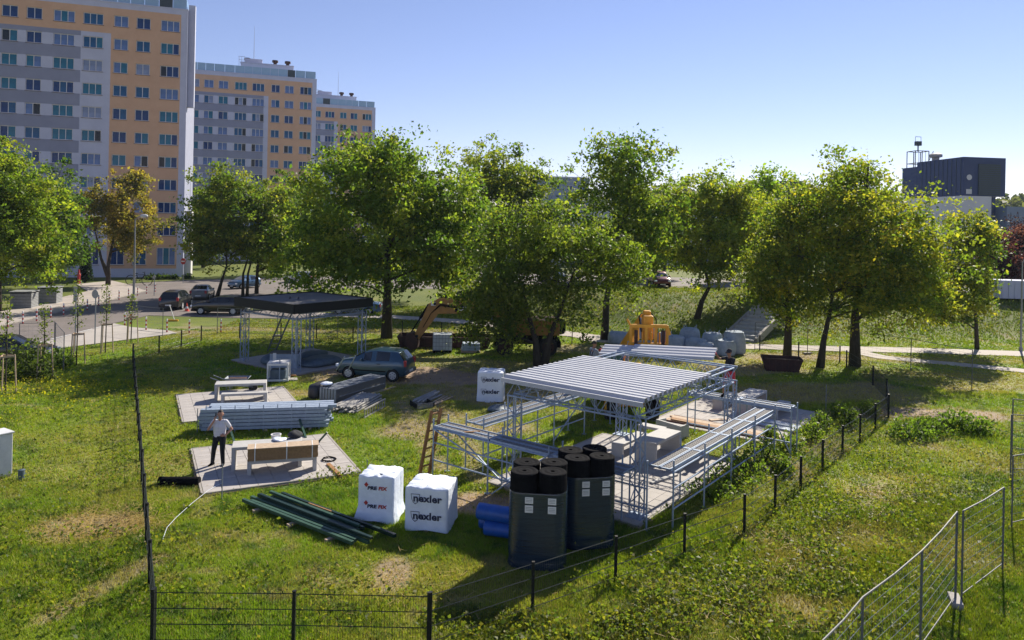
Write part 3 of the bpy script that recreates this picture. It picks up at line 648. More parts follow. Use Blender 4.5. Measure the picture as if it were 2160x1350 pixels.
tree('maple_tree', 'dark tree behind the golden maple', (37.5, 76, 2.3), [(0, 0, 4.8, 3.4, 3, 3.4), (2.4, 0, 4.4, 2.4, 2.4, 2.8), (-2.6, 0, 4.6, 2.4, 2.4, 2.8)], 200, 44, .34, OLIVE[:3], r0=.18, seed=43)
tree('maple_tree', 'low tree behind the excavator arm and big maple', (-11.5, 78, 1), [(0, 0, 5.2, 3.6, 3, 3.8), (2.6, 0, 5.6, 2.6, 2.4, 3.0)], 200, 44, .34, OLIVE[:3], r0=.18, seed=44)
tree('plum_tree', 'purple leaved tree beside the white container', (49.5, 74.5, 2.2), [(0, 0, 3.3, 2.4, 2.2, 2.5), (-.6, 0, 5.2, 1.4, 1.4, 1.2)], 190, 50, .26, PURPLE, r0=.14, seed=23)
tree('plum_tree', 'purple leaved tree cut off by the right edge', (54.2, 78, 2.2), [(0, 0, 5.0, 2.3, 2.2, 2.4), (-.8, 0, 3.0, 2.0, 2, 1.4)], 170, 50, .26, PURPLE, r0=.14, seed=24)
# left side
tree('maple_tree', 'big bright green tree at the left edge', (-43.0, 61.5), [(-.6, 0, 8.6, 5.4, 4.6, 5.0), (1.2, 0, 5.4, 5.0, 4.2, 3.4), (-1.8, 0, 12.4, 3.4, 3, 2.6), (4.0, -.4, 4.8, 2.6, 2.4, 2.6), (2.4, 0, 9.4, 2.9, 2.6, 2.8)], 640, 50, .29, [(.07, .11, .016), (.115, .155, .02), (.175, .205, .024), (.26, .25, .03)], r0=.34, seed=25, limbs=36)
tree('maple_tree', 'dark tree directly behind the big left edge tree', (-47.6, 76), [(0, 0, 8, 2.9, 3.4, 5.6), (1.0, 0, 4.6, 3.0, 3, 2.6)], 260, 44, .32, DARK, r0=.25, seed=26)
b = at(228, 602)
tree('maple_tree', 'rusty brown tree in front of the nearest tower block', b, [(1.0, 0, 9.4, 4.0, 3.6, 4.6), (-2.2, 0, 9.4, 2.8, 2.6, 3.4), (3.6, 0, 6.8, 2.8, 2.6, 2.8), (1.6, 0, 5.0, 3.0, 2.8, 2.2), (2.0, 0, 12.6, 2.4, 2.2, 1.8)], 340, 44, .34, BROWN, r0=.26, seed=27, gap=.55, trunks=[[(0, 0, -.2), (0, 0, 2.6), (.6, 0, 6), (1.0, 0, 12)], [(.0, 0, 1.2), (-.9, 0, 3.2), (-2.0, 0, 8)]])
b = at(462, 632)
tree('robinia_tree', 'leaning tree between the parked cars and the street', b, [(.2, 0, 8.6, 3.7, 3.4, 4.2), (-1.4, 0, 5.6, 2.4, 2.4, 2.4), (1.6, 0, 5.4, 2.8, 2.6, 2.6), (.4, 0, 11.8, 2.2, 2.2, 1.9)], 330, 46, .30, OLIVE, r0=.20, seed=28, trunks=[[(-.3, 0, -.2), (.2, 0, 1.8), (.7, 0, 3.4), (.4, 0, 9)]])
b = at(512, 628)
tree('robinia_tree', 'double stemmed tree right of the leaning street tree', b, [(2.2, .8, 8.4, 3.4, 3, 4.2), (3.0, .8, 5.4, 2.6, 2.4, 2.4), (.8, .8, 11.4, 2.0, 2, 2.2)], 250, 46, .30, OLIVE[:3] + [(.22, .20, .03)], r0=.15, seed=29, trunks=[[(0, 0, -.2), (0, 0, 2.5), (.6, .3, 5), (1.4, .6, 9)], [(.45, 0, -.2), (.5, 0, 2.5), (1.2, .4, 6), (2.2, .6, 9)]])
b = at(541, 620)
tree('robinia_tree', 'dark stemmed tree nearest to the blue street car', b, [(1.8, 1, 7.4, 3.4, 3, 4.4), (3.6, 1, 9.6, 2.0, 2, 2.6), (2.6, 1, 4.2, 2.4, 2.2, 2.0)], 250, 46, .31, OLIVE[:3], r0=.2, seed=30)
tree('maple_tree', 'dark green tree just right of the nearest tower block', (-52, 124), [(0, 0, 9.0, 4.2, 4, 6.0), (1.5, 0, 4.5, 3.4, 3, 3)], 190, 44, .45, OLIVE[:3], r0=.25, seed=31)
tree('maple_tree', 'tree half hidden between the street trees and the big maple', (-33, 112), [(0, 0, 9, 5.2, 4.5, 6.2), (2, 0, 4.5, 4.6, 4, 3.6)], 230, 46, .42, DARK + [(.15, .17, .03)], r0=.25, seed=32)
# conifer by the wall
g = np.random.default_rng(40); n = 5200; z = g.random(n) ** .8 * 5.6; rr = (1 - z / 5.9) * .95 * np.sqrt(g.random(n)); th = g.random(n) * 6.283
cr = E('thuja_tree', 'narrow dark conifer in front of the nearest tower block', 'conifer', (*at(180, 596), 0))
quadcloud('crown', leaf_quads(np.stack([rr * np.cos(th), rr * np.sin(th), z + .15], 1), .26, g, aspect=.4), palette([(.008, .018, .008), (.016, .03, .012)], n, g), M['leaf'], cr)
m = MB(); m.path([(0, 0, -.1), (0, 0, 2), (0, 0, 5.2)], [.12, .08, .02], 6); m.build('trunk', M['bark'], cr)
# far hillside wood: reads as one mass
g = np.random.default_rng(50); n = 240
X = g.uniform(-10, 330, n); Y = g.uniform(235, 420, n); keep = X > -20 + 0 * X; cz = []; cols = []; pts = []
for i in range(n):
    if not keep[i]: continue
    hgt = g.uniform(6, 11); w = g.uniform(2.6, 4.6); k = 150; d = g.normal(size=(k, 3)); d /= np.linalg.norm(d, axis=1)[:, None]
    q = d * (g.random(k) ** .4)[:, None] * np.array([w, w, hgt * .48]) + np.array([X[i], Y[i], float(H(X[i], Y[i])) + hgt * .52]); pts.append(q)
    cols.append(palette([(.05, .065, .03), (.085, .095, .04), (.12, .115, .045)], 1, g).repeat(k, 0) * (.7 + .6 * g.random((k, 1))))
fw = quadcloud('hillside_wood', leaf_quads(np.concatenate(pts), 1.5, g, aspect=.8), np.concatenate(cols), M['leaf']); stuff(fw); tag(fw, 'far wooded hillside along the skyline', 'wood')
# ------------------------------------------------------------------ shrubs and saplings
def shrub(name, label, loc, rx, ry, hz, n, ls, pal, seed, cat='shrub', group=None):
    g = np.random.default_rng(seed); d = g.normal(size=(n, 3)); d /= np.linalg.norm(d, axis=1)[:, None]; d[:, 2] = np.abs(d[:, 2])
    q = d * (g.random(n) ** .5)[:, None] * np.array([rx, ry, hz]) * (.7 + .5 * vnoise(d[:, 0] * 2 + seed, d[:, 1] * 2 + d[:, 2], 1.3))[:, None]; q[:, 2] += .04
    r = E(name, label, cat, (loc[0], loc[1], float(H(loc[0], loc[1]))), 0, group)
    quadcloud('foliage', leaf_quads(q, ls, g, up=.8), palette(pal, n, g) * (.75 + .5 * g.random((n, 1))), M['leaf'], r)
    m = MB()
    for k in range(7): a = g.random() * 6.28; m.path([(0, 0, -.05), (rx * .3 * math.cos(a), ry * .3 * math.sin(a), hz * .4), (rx * .6 * math.cos(a), ry * .6 * math.sin(a), hz * .8)], [.02, .014, .006], 4)
    m.build('stem', M['bark'], r); return r
SHG = [(.07, .12, .02), (.115, .17, .026), (.17, .21, .035)]
shrub('willow_bush', 'tall wispy green bush beside the dark car at left', G(62, 798), 1.6, 1.0, 2.0, 1500, .16, [(.06, .09, .02), (.10, .13, .035)], 61)
shrub('willow_bush', 'lower dark green bush right of the wispy one', G(122, 775), 1.2, .7, 1.1, 800, .15, SHG[:2], 62)
for i, (px, py, rx, hz) in enumerate([(1790, 898, .55, .9), (1712, 928, .6, .8), (1668, 950, .6, .7), (1612, 975, .75, .8), (1580, 1000, .8, .75), (1545, 1022, .9, .75), (1500, 1050, .8, .6), (1655, 1000, .45, .6), (1730, 905, .5, .8), (1625, 930, .4, .6), (1768, 880, .5, .75), (1835, 875, .6, .7)]):
    shrub('weed_bush', ORD[i] + ' leafy weed bush planted in the strip inside the right fence', G(px, py), rx, rx, hz, 520, .10, SHG, 70 + i, 'weed', 'weed bushes along the right fence')
for i, (px, py) in enumerate([(1960, 915), (2010, 905), (1920, 925), (2060, 915)]):
    shrub('weed_bush', ORD[i] + ' dense weed clump beyond the fence near the sandy track', G(px, py), 1.1, .8, .8, 650, .12, SHG[:2], 90 + i, 'weed', 'weed clumps by the sandy track')
for i, px in enumerate((318, 335, 351, 366, 396)):
    shrub('round_bush', ORD[i] + ' clipped bush from the left below the nearest tower block', G(px, 590 - (px - 318) * .02), .8, .7, .8, 320, .2, DARK, 100 + i, 'bush', 'clipped bushes below the tower block')
def sapling(px, py, h, label, seed, stakes=True):
    g = np.random.default_rng(seed); x, y = G(px, py); r = E('staked_sapling', label, 'sapling', (x, y, 0), 0, 'saplings on the left verge')
    m = MB(); m.path([(0, 0, -.1), (.03, 0, h * .5), (0, .02, h)], [.035, .028, .01], 6)
    for k in range(9): z = h * (.5 + .05 * k); a = g.random() * 6.28; m.path([(0, 0, z), (.3 * math.cos(a), .3 * math.sin(a), z + .25)], [.012, .005], 4)
    m.build('stem', M['bark'], r)
    n = 260; z = h * (.45 + .6 * g.random(n)); rr = .42 * g.random(n) ** .6 * (1.15 - (z / h - .45)); th = g.random(n) * 6.28
    quadcloud('crown', leaf_quads(np.stack([rr * np.cos(th), rr * np.sin(th), z], 1), .10, g), palette(OLIVE[:3], n, g), M['leaf'], r)
    if stakes:
        for k in range(3):
            a = k * 2.09 + .4; s = MB(); s.tube((.42 * math.cos(a), .42 * math.sin(a), -.1), (.34 * math.cos(a), .34 * math.sin(a), 1.75), .03, 6); s.build('stake', M['plank'], r)
            b2 = a + 2.09; s = MB(); s.bar((.35 * math.cos(a), .35 * math.sin(a), 1.68), (.35 * math.cos(b2), .35 * math.sin(b2), 1.68), .03, .08); s.build('cross_rail', M['plank'], r)
    return r
sapling(91, 800, 3.6, 'thin staked sapling in front of the wispy bush', 111)
sapling(161, 770, 4.4, 'tallest staked sapling, third from the left edge', 112)
sapling(222, 744, 3.9, 'staked sapling beside the concrete apron', 113)
sapling(276, 724, 3.0, 'staked sapling nearest to the black fence corner', 114)
sapling(11, 830, 4.2, 'staked sapling cut by the left picture edge', 115)
sapling(1206, 727, 1.9, 'small sapling beside the footpath near the tall maple', 116, False)
# ------------------------------------------------------------------ grass and weeds (nobody could count it)
FENCE = [(-8.2, 10.5), (-6.6, 13.9), (-3.98, 13.9), (-1.43, 13.9)]
_pp = [(-17, 64), (-10.3, 63.2), (-5, 61.5), (-1.8, 59.8), (3.2, 56.2), (5.9, 54.0)] + pp; _p2 = [G(1800, 741), G(1860, 754), G(1960, 764), G(2080, 775), G(2200, 787), (60, 37)]
def on_path(x, y):
    r = np.zeros(len(x), bool)
    for P_, w in ((_pp, 1.1), (_p2, .72)):
        for a, b in zip(P_[:-1], P_[1:]):
            dx, dy = b[0] - a[0], b[1] - a[1]; t = np.clip(((x - a[0]) * dx + (y - a[1]) * dy) / (dx * dx + dy * dy), 0, 1); r |= np.hypot(x - a[0] - t * dx, y - a[1] - t * dy) < w
    r |= (x < -16.5) & (y > 60.2)
    return r
def blades(n, x0, x1, y0, y1, h, w, g, lean=.7):
    x = g.uniform(x0, x1, n); y = g.uniform(y0, y1, n)
    ok = (np.abs(x) < .74 * y + 1.2) & ~in_pads(x, y, .02) & ~((x < -28.9 + (y - 43.0) * .66) & (y > 42.6) & (y < 52.2)) & ~((x < -23.2 - (y - 52) * 1.5) & (y >= 52.2) & (y < 56.5)) & ~((x < -29.2))
    d, dr = masks(x, y); ok &= (g.random(n) > d * .93); ok &= ~on_path(x, y)
    x, y, dr = x[ok], y[ok], dr[ok]; n = len(x)
    hg = h * (.45 + 1.0 * fbm(x, y, .9, 3)) * (1 - .35 * dr); k = 3
    x3, y3 = np.repeat(x, k) + g.normal(size=n * k) * .02, np.repeat(y, k) + g.normal(size=n * k) * .02
    hh = np.repeat(hg, k) * (.6 + .7 * g.random(n * k)); a = g.random(n * k) * 6.283; ln = lean * hh * (.3 + g.random(n * k)); z = H(x3, y3)
    ww = w * (.7 + .7 * g.random(n * k)); b = a + 1.57 + g.normal(size=n * k) * .4
    base = np.stack([x3, y3, z - .01], 1); o = np.stack([np.cos(b), np.sin(b), 0 * b], 1) * ww[:, None] / 2
    tip = base + np.stack([np.cos(a) * ln, np.sin(a) * ln, hh], 1)
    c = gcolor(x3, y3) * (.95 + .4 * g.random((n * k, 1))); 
    st = (g.random(n * k) < .05 + .3 * np.repeat(dr, k))[:, None]; c = np.where(st, STRAW * (.9 + .5 * g.random((n * k, 1))), c * np.array([1.25, 1.25, 1.1]))
    return np.stack([base - o, base + o, tip], 1), c
g = np.random.default_rng(77); VV = []; CC = []
for a in ((290000, -18, 18, 11, 22, .105, .017), (190000, -30, 26, 22, 38, .10, .026), (80000, -32, 40, 38, 54, .095, .046), (45000, -22, 52, 54, 72, .13, .07)):
    v, c = blades(*a, g); VV.append(v); CC.append(c)
gr_ = quadcloud('lawn_grass', np.concatenate(VV), np.concatenate(CC), M['blade'], None, 3); stuff(gr_); tag(gr_, 'rough patchy grass over the whole building plot', 'grass')
# broad leaved weeds: right field, fence strip, scattered over the plot
def weed_patch(n, cx, cy, sx, sy, h, ls, pal, g, hole=True):
    x = cx + g.normal(size=n) * sx; y = cy + g.normal(size=n) * sy; ok = ~in_pads(x, y, .05); ok &= (vnoise(x, y, 1.1) + .3 * g.random(n)) > .5
    x, y = x[ok], y[ok]; z = h * g.random(len(x)) * (.35 + 1.1 * vnoise(x, y, .8)); C = np.stack([x, y, H(x, y) + z + .02], 1)
    return leaf_quads(C, ls, g, up=1.2, aspect=.7), palette(pal, len(x), g) * (.88 + .28 * g.random((len(x), 1)))
VV, CC = [], []
WP = [(.060, .098, .018), (.095, .130, .022), (.145, .160, .028), (.20, .175, .03)]
for px, py, sx, sy, n, h in [(1700, 1080, 1.6, 1.6, 4050, .35), (1600, 1180, 1.8, 1.4, 4050, .3), (1480, 1280, 1.8, 1.2, 4050, .25), (1800, 960, 2.0, 2.2, 4050, .4), (1900, 1060, 2.2, 2.4, 3600, .25), (1250, 1310, 1.6, .7, 4050, .25), (1780, 1290, 1.6, 1.2, 2700, .2), (1150, 1330, 1.0, .5, 1800, .2),
                               (2000, 930, 2.5, 2.4, 2700, .4), (450, 1110, 1.4, .8, 1575, .14), (560, 1250, 1.8, .8, 2250, .12), (200, 1240, 1.4, 1.2, 2250, .16), (120, 1010, 2.2, 2.6, 2475, .22), (340, 930, 1.4, 2.4, 1800, .14), (120, 880, 3, 3, 2475, .3), (960, 1300, 1.6, .5, 1575, .14), (1480, 870, 1.0, .8, 1125, .2), (1000, 1000, 1.6, 1.2, 1575, .16), (850, 930, 2, 1.6, 1575, .14), (200, 800, 4, 4, 2250, .3), (60, 1150, 1.6, 1.6, 2025, .2), (700, 1010, .5, .4, 500, .3), (1560, 940, .8, .8, 675, .25)]:
    x, y = G(px, py); v, c = weed_patch(n, x, y, sx, sy, h, .072, WP, g); VV.append(v); CC.append(c)
x, y = G(110, 830); v, c = weed_patch(2600, x, y, 2.6, 2.2, .4, .07, [(.30, .28, .02), (.40, .34, .02)], g); VV.append(v); CC.append(c)
wd = quadcloud('meadow_weeds', np.concatenate(VV), np.concatenate(CC), M['leaf']); stuff(wd); tag(wd, 'low broad leaved weeds scattered through the grass', 'weeds')
# mown straw lying about
n = 5200; VV = []; CC = []
for px, py, s, k in ((225, 1105, .7, 800), (1850, 1035, .5, 250), (1690, 1180, .9, 160), (330, 980, 1.4, 400), (1830, 1075, .4, 160), (1500, 1290, 1.2, 140), (250, 860, 2.0, 400), (900, 1230, 1.6, 140)):
    x, y = G(px, py); xx = x + g.normal(size=k) * s; yy = y + g.normal(size=k) * s; a = g.random(k) * 3.14; L = .08 + .22 * g.random(k); z = H(xx, yy) + .05 + .06 * g.random(k)
    d = np.stack([np.cos(a) * L, np.sin(a) * L, g.normal(size=k) * .03], 1); p = np.stack([xx, yy, z], 1); o = np.stack([-np.sin(a), np.cos(a), 0 * a], 1) * .005
    VV.append(np.stack([p - o, p + o, p + d + o, p + d - o], 1)); CC.append(STRAW * (1.1 + .8 * g.random((k, 1))))
sw = quadcloud('cut_straw', np.concatenate(VV), np.concatenate(CC), M['blade']); stuff(sw); tag(sw, 'dry cut straw lying on the grass', 'straw')
# ------------------------------------------------------------------ panel fences round the plot
PH = 1.03
def wire_panel(L, h, name, dv=.05, rw=.0026, rh=.005, levels=4, z0=.06, double=True):
    m = MB(); n = int(L / dv)
    for k in range(n + 1): m.tube((k * L / n, 0, z0), (k * L / n, 0, h), rw, 3, caps=False)
    for j in range(levels):
        z = z0 + .03 + (h - z0 - .05) * j / (levels - 1)
        for s in ((-.008, .008) if double else (0,)): m.tube((0, s, z), (L, s, z), rh, 4, caps=False)
    return m.mesh(name, M['greencoat'])
PANEL = wire_panel(1.0, PH - .03, 'wire_panel')
pm_ = MB(); pm_.box(0, 0, PH / 2 - .1, .06, .06, PH + .2); pm_.box(0, 0, PH + .008, .064, .064, .016); POST = pm_.mesh('post', M['blackcoat'])
PMESH = {}
def panel_fence(label, pts, h=PH, closed=False):
    r = E('panel_fence', label, 'fence', (pts[0][0], pts[0][1], 0)); o = Vector(pts[0])
    for i, p in enumerate(pts):
        q = Vector(p) - o; z = float(H(p[0], p[1])); obj('post', POST, r, (q.x, q.y, z), 0)
        if i + 1 < len(pts):
            d = Vector(pts[i + 1]) - Vector(p); L = d.length; k = round(L * 5) / 5
            if k not in PMESH: PMESH[k] = wire_panel(k, PH - .03, 'wire_panel')
            w = obj('wire_panel', PMESH[k], r, (q.x, q.y, z), math.atan2(d.y, d.x)); w.scale = (L / k, 1, 1)
    return r
# left run: almost along the line of sight
a0, a1 = Vector((-6.62, 13.9)), Vector((-21.0, 41.0)); n = 13
left = [tuple(a0.lerp(a1, k / n)) for k in range(n + 1)]
panel_fence('long black mesh fence running away on the left', left)
panel_fence('near black mesh fence across the bottom of the picture', [(-6.62 - 0.0, 13.84), (-3.98, 13.9), (-1.43, 13.9)] )
right = [(-1.40, 13.92)] + [G(px, py, PH) for px, py in ((1125, 1185), (1300, 1130), (1445, 1083), (1571, 1043), (1636, 1003), (1690, 963), (1736, 928), (1778, 898), (1815, 875), (1847, 852), (1875, 832))]
panel_fence('black mesh fence beside the pavilion climbing to the right', right)
back = [(-21.02, 41.05)] + [G(px, py, PH) for px, py in ((336, 709), (383, 697), (425, 687), (506, 681), (593, 681), (668, 683), (745, 690))]
panel_fence('black mesh fence behind the black canopy', back)
bk2 = [G(px, py, PH) for px, py in ((849, 677), (932, 680), (1008, 682))]
panel_fence('short black mesh fence behind the excavator boom', bk2)
bk3 = [G(px, py, PH) for px, py in ((1603, 707), (1685, 721), (1772, 730))]
panel_fence('black posted fence behind the dark steel trough', bk3)
bk4 = [G(px, py, PH) for px, py in ((1875, 833), (1871, 800), (1842, 772), (1786, 739))]
panel_fence('black mesh fence in the shade under the right trees', bk4)
# ------------------------------------------------------------------ mobile site fences
def site_fence(label, p, q, h=2.0, dz=(0, 0), dv=.12, foot=True, group='mobile site fence panels'):
    p, q = Vector((p[0], p[1], float(H(p[0], p[1])) + dz[0])), Vector((q[0], q[1], float(H(q[0], q[1])) + dz[1])); d = q - p; L = d.length
    r = E('site_fence_panel', label, 'site fence', tuple(p), math.atan2(d.y, d.x), group); sl = (q.z - p.z)
    f = MB(); f.path([(0, 0, .04), (0, 0, h)], .023, 6); f.path([(L, 0, .04 + sl), (L, 0, h + sl)], .023, 6); f.path([(0, 0, h), (L * .5, 0, h + sl * .5 - .03), (L, 0, h + sl)], .017, 6); f.path([(0, 0, .18), (L, 0, .18 + sl)], .013, 6); f.build('frame', M['galvdark'], r)
    w = MB(); n = max(2, int(L / dv))
    for k in range(1, n): w.tube((L * k / n, 0, .18 + sl * k / n), (L * k / n, 0, h + sl * k / n), .002, 3, caps=False)
    for j in range(1, 8): w.tube((0, 0, .18 + (h - .18) * j / 8), (L, 0, .18 + (h - .18) * j / 8 + sl), .004, 4, caps=False)
    w.build('wire_mesh', M['galvd'], r)
    return r
def foot_block(p, rz, label):
    o = MB(); o.prism([(-.34, 0), (.34, 0), (.28, .13), (-.28, .13)], -.11, .11); b = o.build('fence_foot', M['kerb'], None, bevel=.015, loc=(p[0], p[1], float(H(p[0], p[1]))), rz=rz); tag(b, label, 'fence foot', 'fence feet'); return b
sf = [G(px, py, 2.0) for px, py in ((1735, 1350), (1820, 1258), (1945, 1160), (2019, 1079))]
sf2 = [G(2032, 1077, 2.0), G(2118, 1027, 2.0)]
site_fence('near galvanised site fence panel at the lower right corner', sf[0], sf[1]); site_fence('site fence panel second from the lower right corner', sf[1], sf[2]); site_fence('site fence panel third from the lower right corner', sf[2], sf[3])
site_fence('site fence panel between the third one and the right edge stack', sf2[0], sf2[1])
site_fence('site fence panel at the far end of the right edge stack', G(2137, 842, 2.0), (21.0, 26.5)); site_fence('site fence panel halfway along the right edge stack', G(2134, 874, 2.0), (19.6, 24.6)); site_fence('nearest site fence panel of the right edge stack', G(2137, 962, 2.0), (17.0, 21.6))
for i, p in enumerate((sf[1], sf[3])): foot_block(p, .9 + .3 * i, ORD[i] + ' grey concrete foot from the bottom under the lower right site fence')
rf = [G(1592, 740), G(1703, 747), G(1921, 783), G(2050, 813)]
site_fence('thin site fence panel right of the bulk bags', rf[0], rf[1], 1.9, dv=.25); site_fence('thin site fence panel in front of the leaning trunk', rf[1], rf[2], 1.9, dv=.25); site_fence('thin site fence panel near the branch footpath', rf[2], rf[3], 1.9, dv=.25)
lf = [G(458, 707), G(585, 710), G(712, 716)]
site_fence('thin site fence panel left behind the black canopy', lf[0], lf[1], 1.9, dv=.25); site_fence('thin site fence panel right behind the black canopy', lf[1], lf[2], 1.9, dv=.25)
site_fence('mobile fence panel by the dark car at left', G(40, 757), G(114, 752), 2.0, dv=.2); site_fence('mobile fence panel left of the tallest sapling', G(116, 754), G(134, 782), 2.0, dv=.2)
site_fence('mobile fence panel beside the road edge', G(290, 702), G(343, 708), 1.9, dv=.25)
for p, l in ((rf[1], 'grey foot of the thin fence by the footpath'), (lf[1], 'grey foot of the fence behind the canopy')): foot_block(p, .3, l)
# ------------------------------------------------------------------ lattice trusses
def truss(parent, name, p, q, side, up=(0, 0, 1), material=None, step=None, rc=.027, rl=.014, faces=4, side2=None):
    material = material or M['galv']; p, q = Vector(p), Vector(q); d = (q - p); L = d.length; d.normalize(); u = Vector(up)
    if abs(d.dot(u)) > .95: u = Vector((1, 0, 0))
    a = d.cross(u).normalized() * side / 2; b = a.cross(d).normalized() * (side2 or side) / 2
    cs = [-a - b, a - b, a + b, -a + b]; m = MB()
    for c in cs: m.tube(p + c, q + c, rc, 6)
    o = m.build(name, material, parent, smooth=False)
    m = MB(); n = max(2, round(L / (step or side))); n += n % 2
    for f in range(4):
        c0, c1 = cs[f], cs[(f + 1) % 4]
        for k in range(n):
            s, e = p + d * (L * k / n), p + d * (L * (k + 1) / n)
            x, y = (c0, c1) if (k + f) % 2 == 0 else (c1, c0); m.tube(s + x, e + y, rl, 4, caps=False)
    m.build('lacing', material, o)
    return o
def corrugated(L, Wd, pitch=.25, h=.045):
    n = max(1, round(Wd / pitch)); pr = []
    for k in range(n): x = k * Wd / n; w = Wd / n; pr += [(x, 0), (x + w * .30, 0), (x + w * .42, h), (x + w * .88, h)]
    pr.append((Wd, 0)); m = MB(); vs = []; N = len(pr)
    for y in (0, L):
        for x, z in pr: vs.append((x, y, z))
    for y in (0, L):
        for x, z in pr: vs.append((x, y, z - .006))
    fs = [(i, i + 1, N + i + 1, N + i) for i in range(N - 1)] + [(2 * N + i + 1, 2 * N + i, 3 * N + i, 3 * N + i + 1) for i in range(N - 1)]
    fs += [(i + 1, i, 2 * N + i, 2 * N + i + 1) for i in range(N - 1)] + [(N + i, N + i + 1, 3 * N + i + 1, 3 * N + i) for i in range(N - 1)]
    m.add(vs, fs); me = m.mesh('corrugated_sheet', M['sheet']); fixnormals(me); return me
# pavilion under construction
pv = E('steel_pavilion', 'half roofed galvanised truss pavilion with corrugated sheets', 'pavilion', (PO.x, PO.y, 0), PAV)
A, Bq = 7.2, 4.63
for x, y in ((.17, .17), (A - .17, .17), (.17, Bq - .17), (A - .17, Bq - .17)):
    truss(pv, 'column', (x, y, .1), (x, y, 2.75), .30, step=.36)
    m = MB(); m.box(x, y, .085, .5, .5, .03); m.build('base_plate', M['galv'], pv)
for p, q in (((.17, -.0, 3.0), (.17, Bq, 3.0)), ((A - .17, 0, 3.0), (A - .17, Bq, 3.0)), ((.35, .17, 3.0), (A - .35, .17, 3.0)), ((.35, Bq - .17, 3.0), (A - .35, Bq - .17, 3.0))):
    truss(pv, 'roof_beam', p, q, .34, step=.36, side2=.50)
for x in (2.4, 4.8): truss(pv, 'roof_beam', (x, .35, 3.05), (x, Bq - .35, 3.05), .24, step=.4, side2=.36, rc=.02)
cs_ = corrugated(Bq + .22, 1.19, .2975, .10); 
for k in range(4):
    s = obj('corrugated_sheet', cs_, pv, (-.12 + 1.19 * k, -.10, 3.29 + .004 * (k % 2)))
m = MB(); m.box(-.15, Bq / 2, 3.24, .05, Bq + .24, .13); m.build('edge_trim', M['sheet'], pv)
m = MB(); m.box(-.02, Bq / 2, 3.262, .2, Bq + .1, .02); m.build('eaves_angle', M['galv'], pv)
# tread decks of the scaffold
def deck_mesh(L, w):
    m = MB(); m.box(L / 2, 0, -.012, L, w, .02, mi=1)
    for s in (-1, 1): m.box(L / 2, s * (w / 2 - .012), -.01, L, .026, .08, mi=0)
    for e in (.02, L - .02): m.box(e, 0, -.008, .04, w - .06, .05, mi=0)
    for k in range(int(L / .12)):
        for j in (-.32, -.1, .12, .34): m.box(.08 + k * .12, j * w, .002, .07, .035, .012, mi=1)
    return m
DK = {}
def deck(parent, p, q, w=.31, z=1.6):
    p, q = Vector(p), Vector(q); d = q - p; L = d.length; k = (round(L, 1), w)
    if k not in DK: DK[k] = deck_mesh(k[0], w).mesh('deck_board', [M['galv'], M['alu']])
    o = obj('deck_board', DK[k], parent, (p.x, p.y, z), math.atan2(d.y, d.x)); o.scale = (L / k[0], 1, 1); return o
sc = E('tube_scaffold', 'low galvanised tube scaffold with walkway boards round the pavilion', 'scaffold', (PO.x, PO.y, 0), PAV)
def dbl(p, q, n, z=1.6):
    p, q = Vector(p), Vector(q); d = (q - p); nrm = Vector((-d.y, d.x)).normalized() * .165
    for k in range(n):
        a, b_ = p + d * (k / n), p + d * ((k + 1) / n)
        for s in (-1, 1): deck(sc, a + nrm * s + d.normalized() * .01, b_ + nrm * s - d.normalized() * .01, .31, z)
dbl((-.70, 6.75), (-.70, -.05), 3); dbl((.05, -.55), (8.5, -.55), 4); dbl((8.95, -1.4), (8.95, 2.5), 2, 1.72); dbl((.1, 6.05), (8.4, 6.05), 4)
def standard(x, y, h=1.85): m = MB(); m.tube((x, y, 0), (x, y, h), .026, 7); m.box(x, y, .012, .14, .14, .02); m.build('standard', M['galv'], sc)
def ledger(p, q, r=.024, name='ledger'): m = MB(); m.tube(p, q, r, 6); m.build(name, M['galv'], sc)
FY = (6.75, 4.5, 2.3, .35, -.42 + .0)
for y in FY[:4]:
    for x in (-1.05, -.36): standard(x, y)
for x in (.12, 2.2, 4.3, 6.4, 8.45): standard(x, -.93); 
for x in (-.36, 2.2, 4.3, 6.4, 8.45): standard(x, -.18 if x > 0 else -.4)
for y in (-1.45, .4, 2.45):
    for x in (8.6, 9.32): standard(x, y)
for x in (.15, 2.2, 4.2, 6.3, 8.3):
    for y in (5.68, 6.42): standard(x, y)
for z in (.55, 1.1):
    ledger((-1.05, 6.75, z), (-1.05, .35, z - .02)); ledger((.12, -.93, z), (8.45, -.93, z)); ledger((8.6, -1.45, z), (8.6, 2.45, z)); ledger((.15, 5.68, z + .08), (6.3, 5.68, z + .08)); ledger((-.36, -.4, z), (-.36, 2.3, z))
ledger((-1.05, 6.75, 1.55), (-1.05, -.1, 1.55)); ledger((-.36, 6.75, 1.55), (-.36, -.1, 1.55)); ledger((.05, -.93, 1.53), (8.5, -.93, 1.53)); ledger((8.6, -1.45, 1.65), (8.6, 2.5, 1.65)); ledger((9.32, -1.45, 1.65), (9.32, 2.5, 1.65)); ledger((.15, 5.68, 1.53), (8.4, 5.68, 1.53))
for y in (6.75, 4.5, 2.3, .35): ledger((-1.08, y, 1.53), (-.33, y, 1.53), name='transom')
ledger((-1.08, 6.75, 1.55), (-1.08, 2.3, .12), name='brace'); ledger((-.33, 4.5, .15), (-.33, 6.75, 1.5), name='brace'); ledger((-1.1, 2.3, 1.6), (-1.1, 4.3, .05), name='brace'); ledger((8.6, -1.45, .15), (8.45, -.8, 1.5), name='brace'); ledger((4.2, 5.68, .2), (6.3, 5.68, 1.5), name='brace')
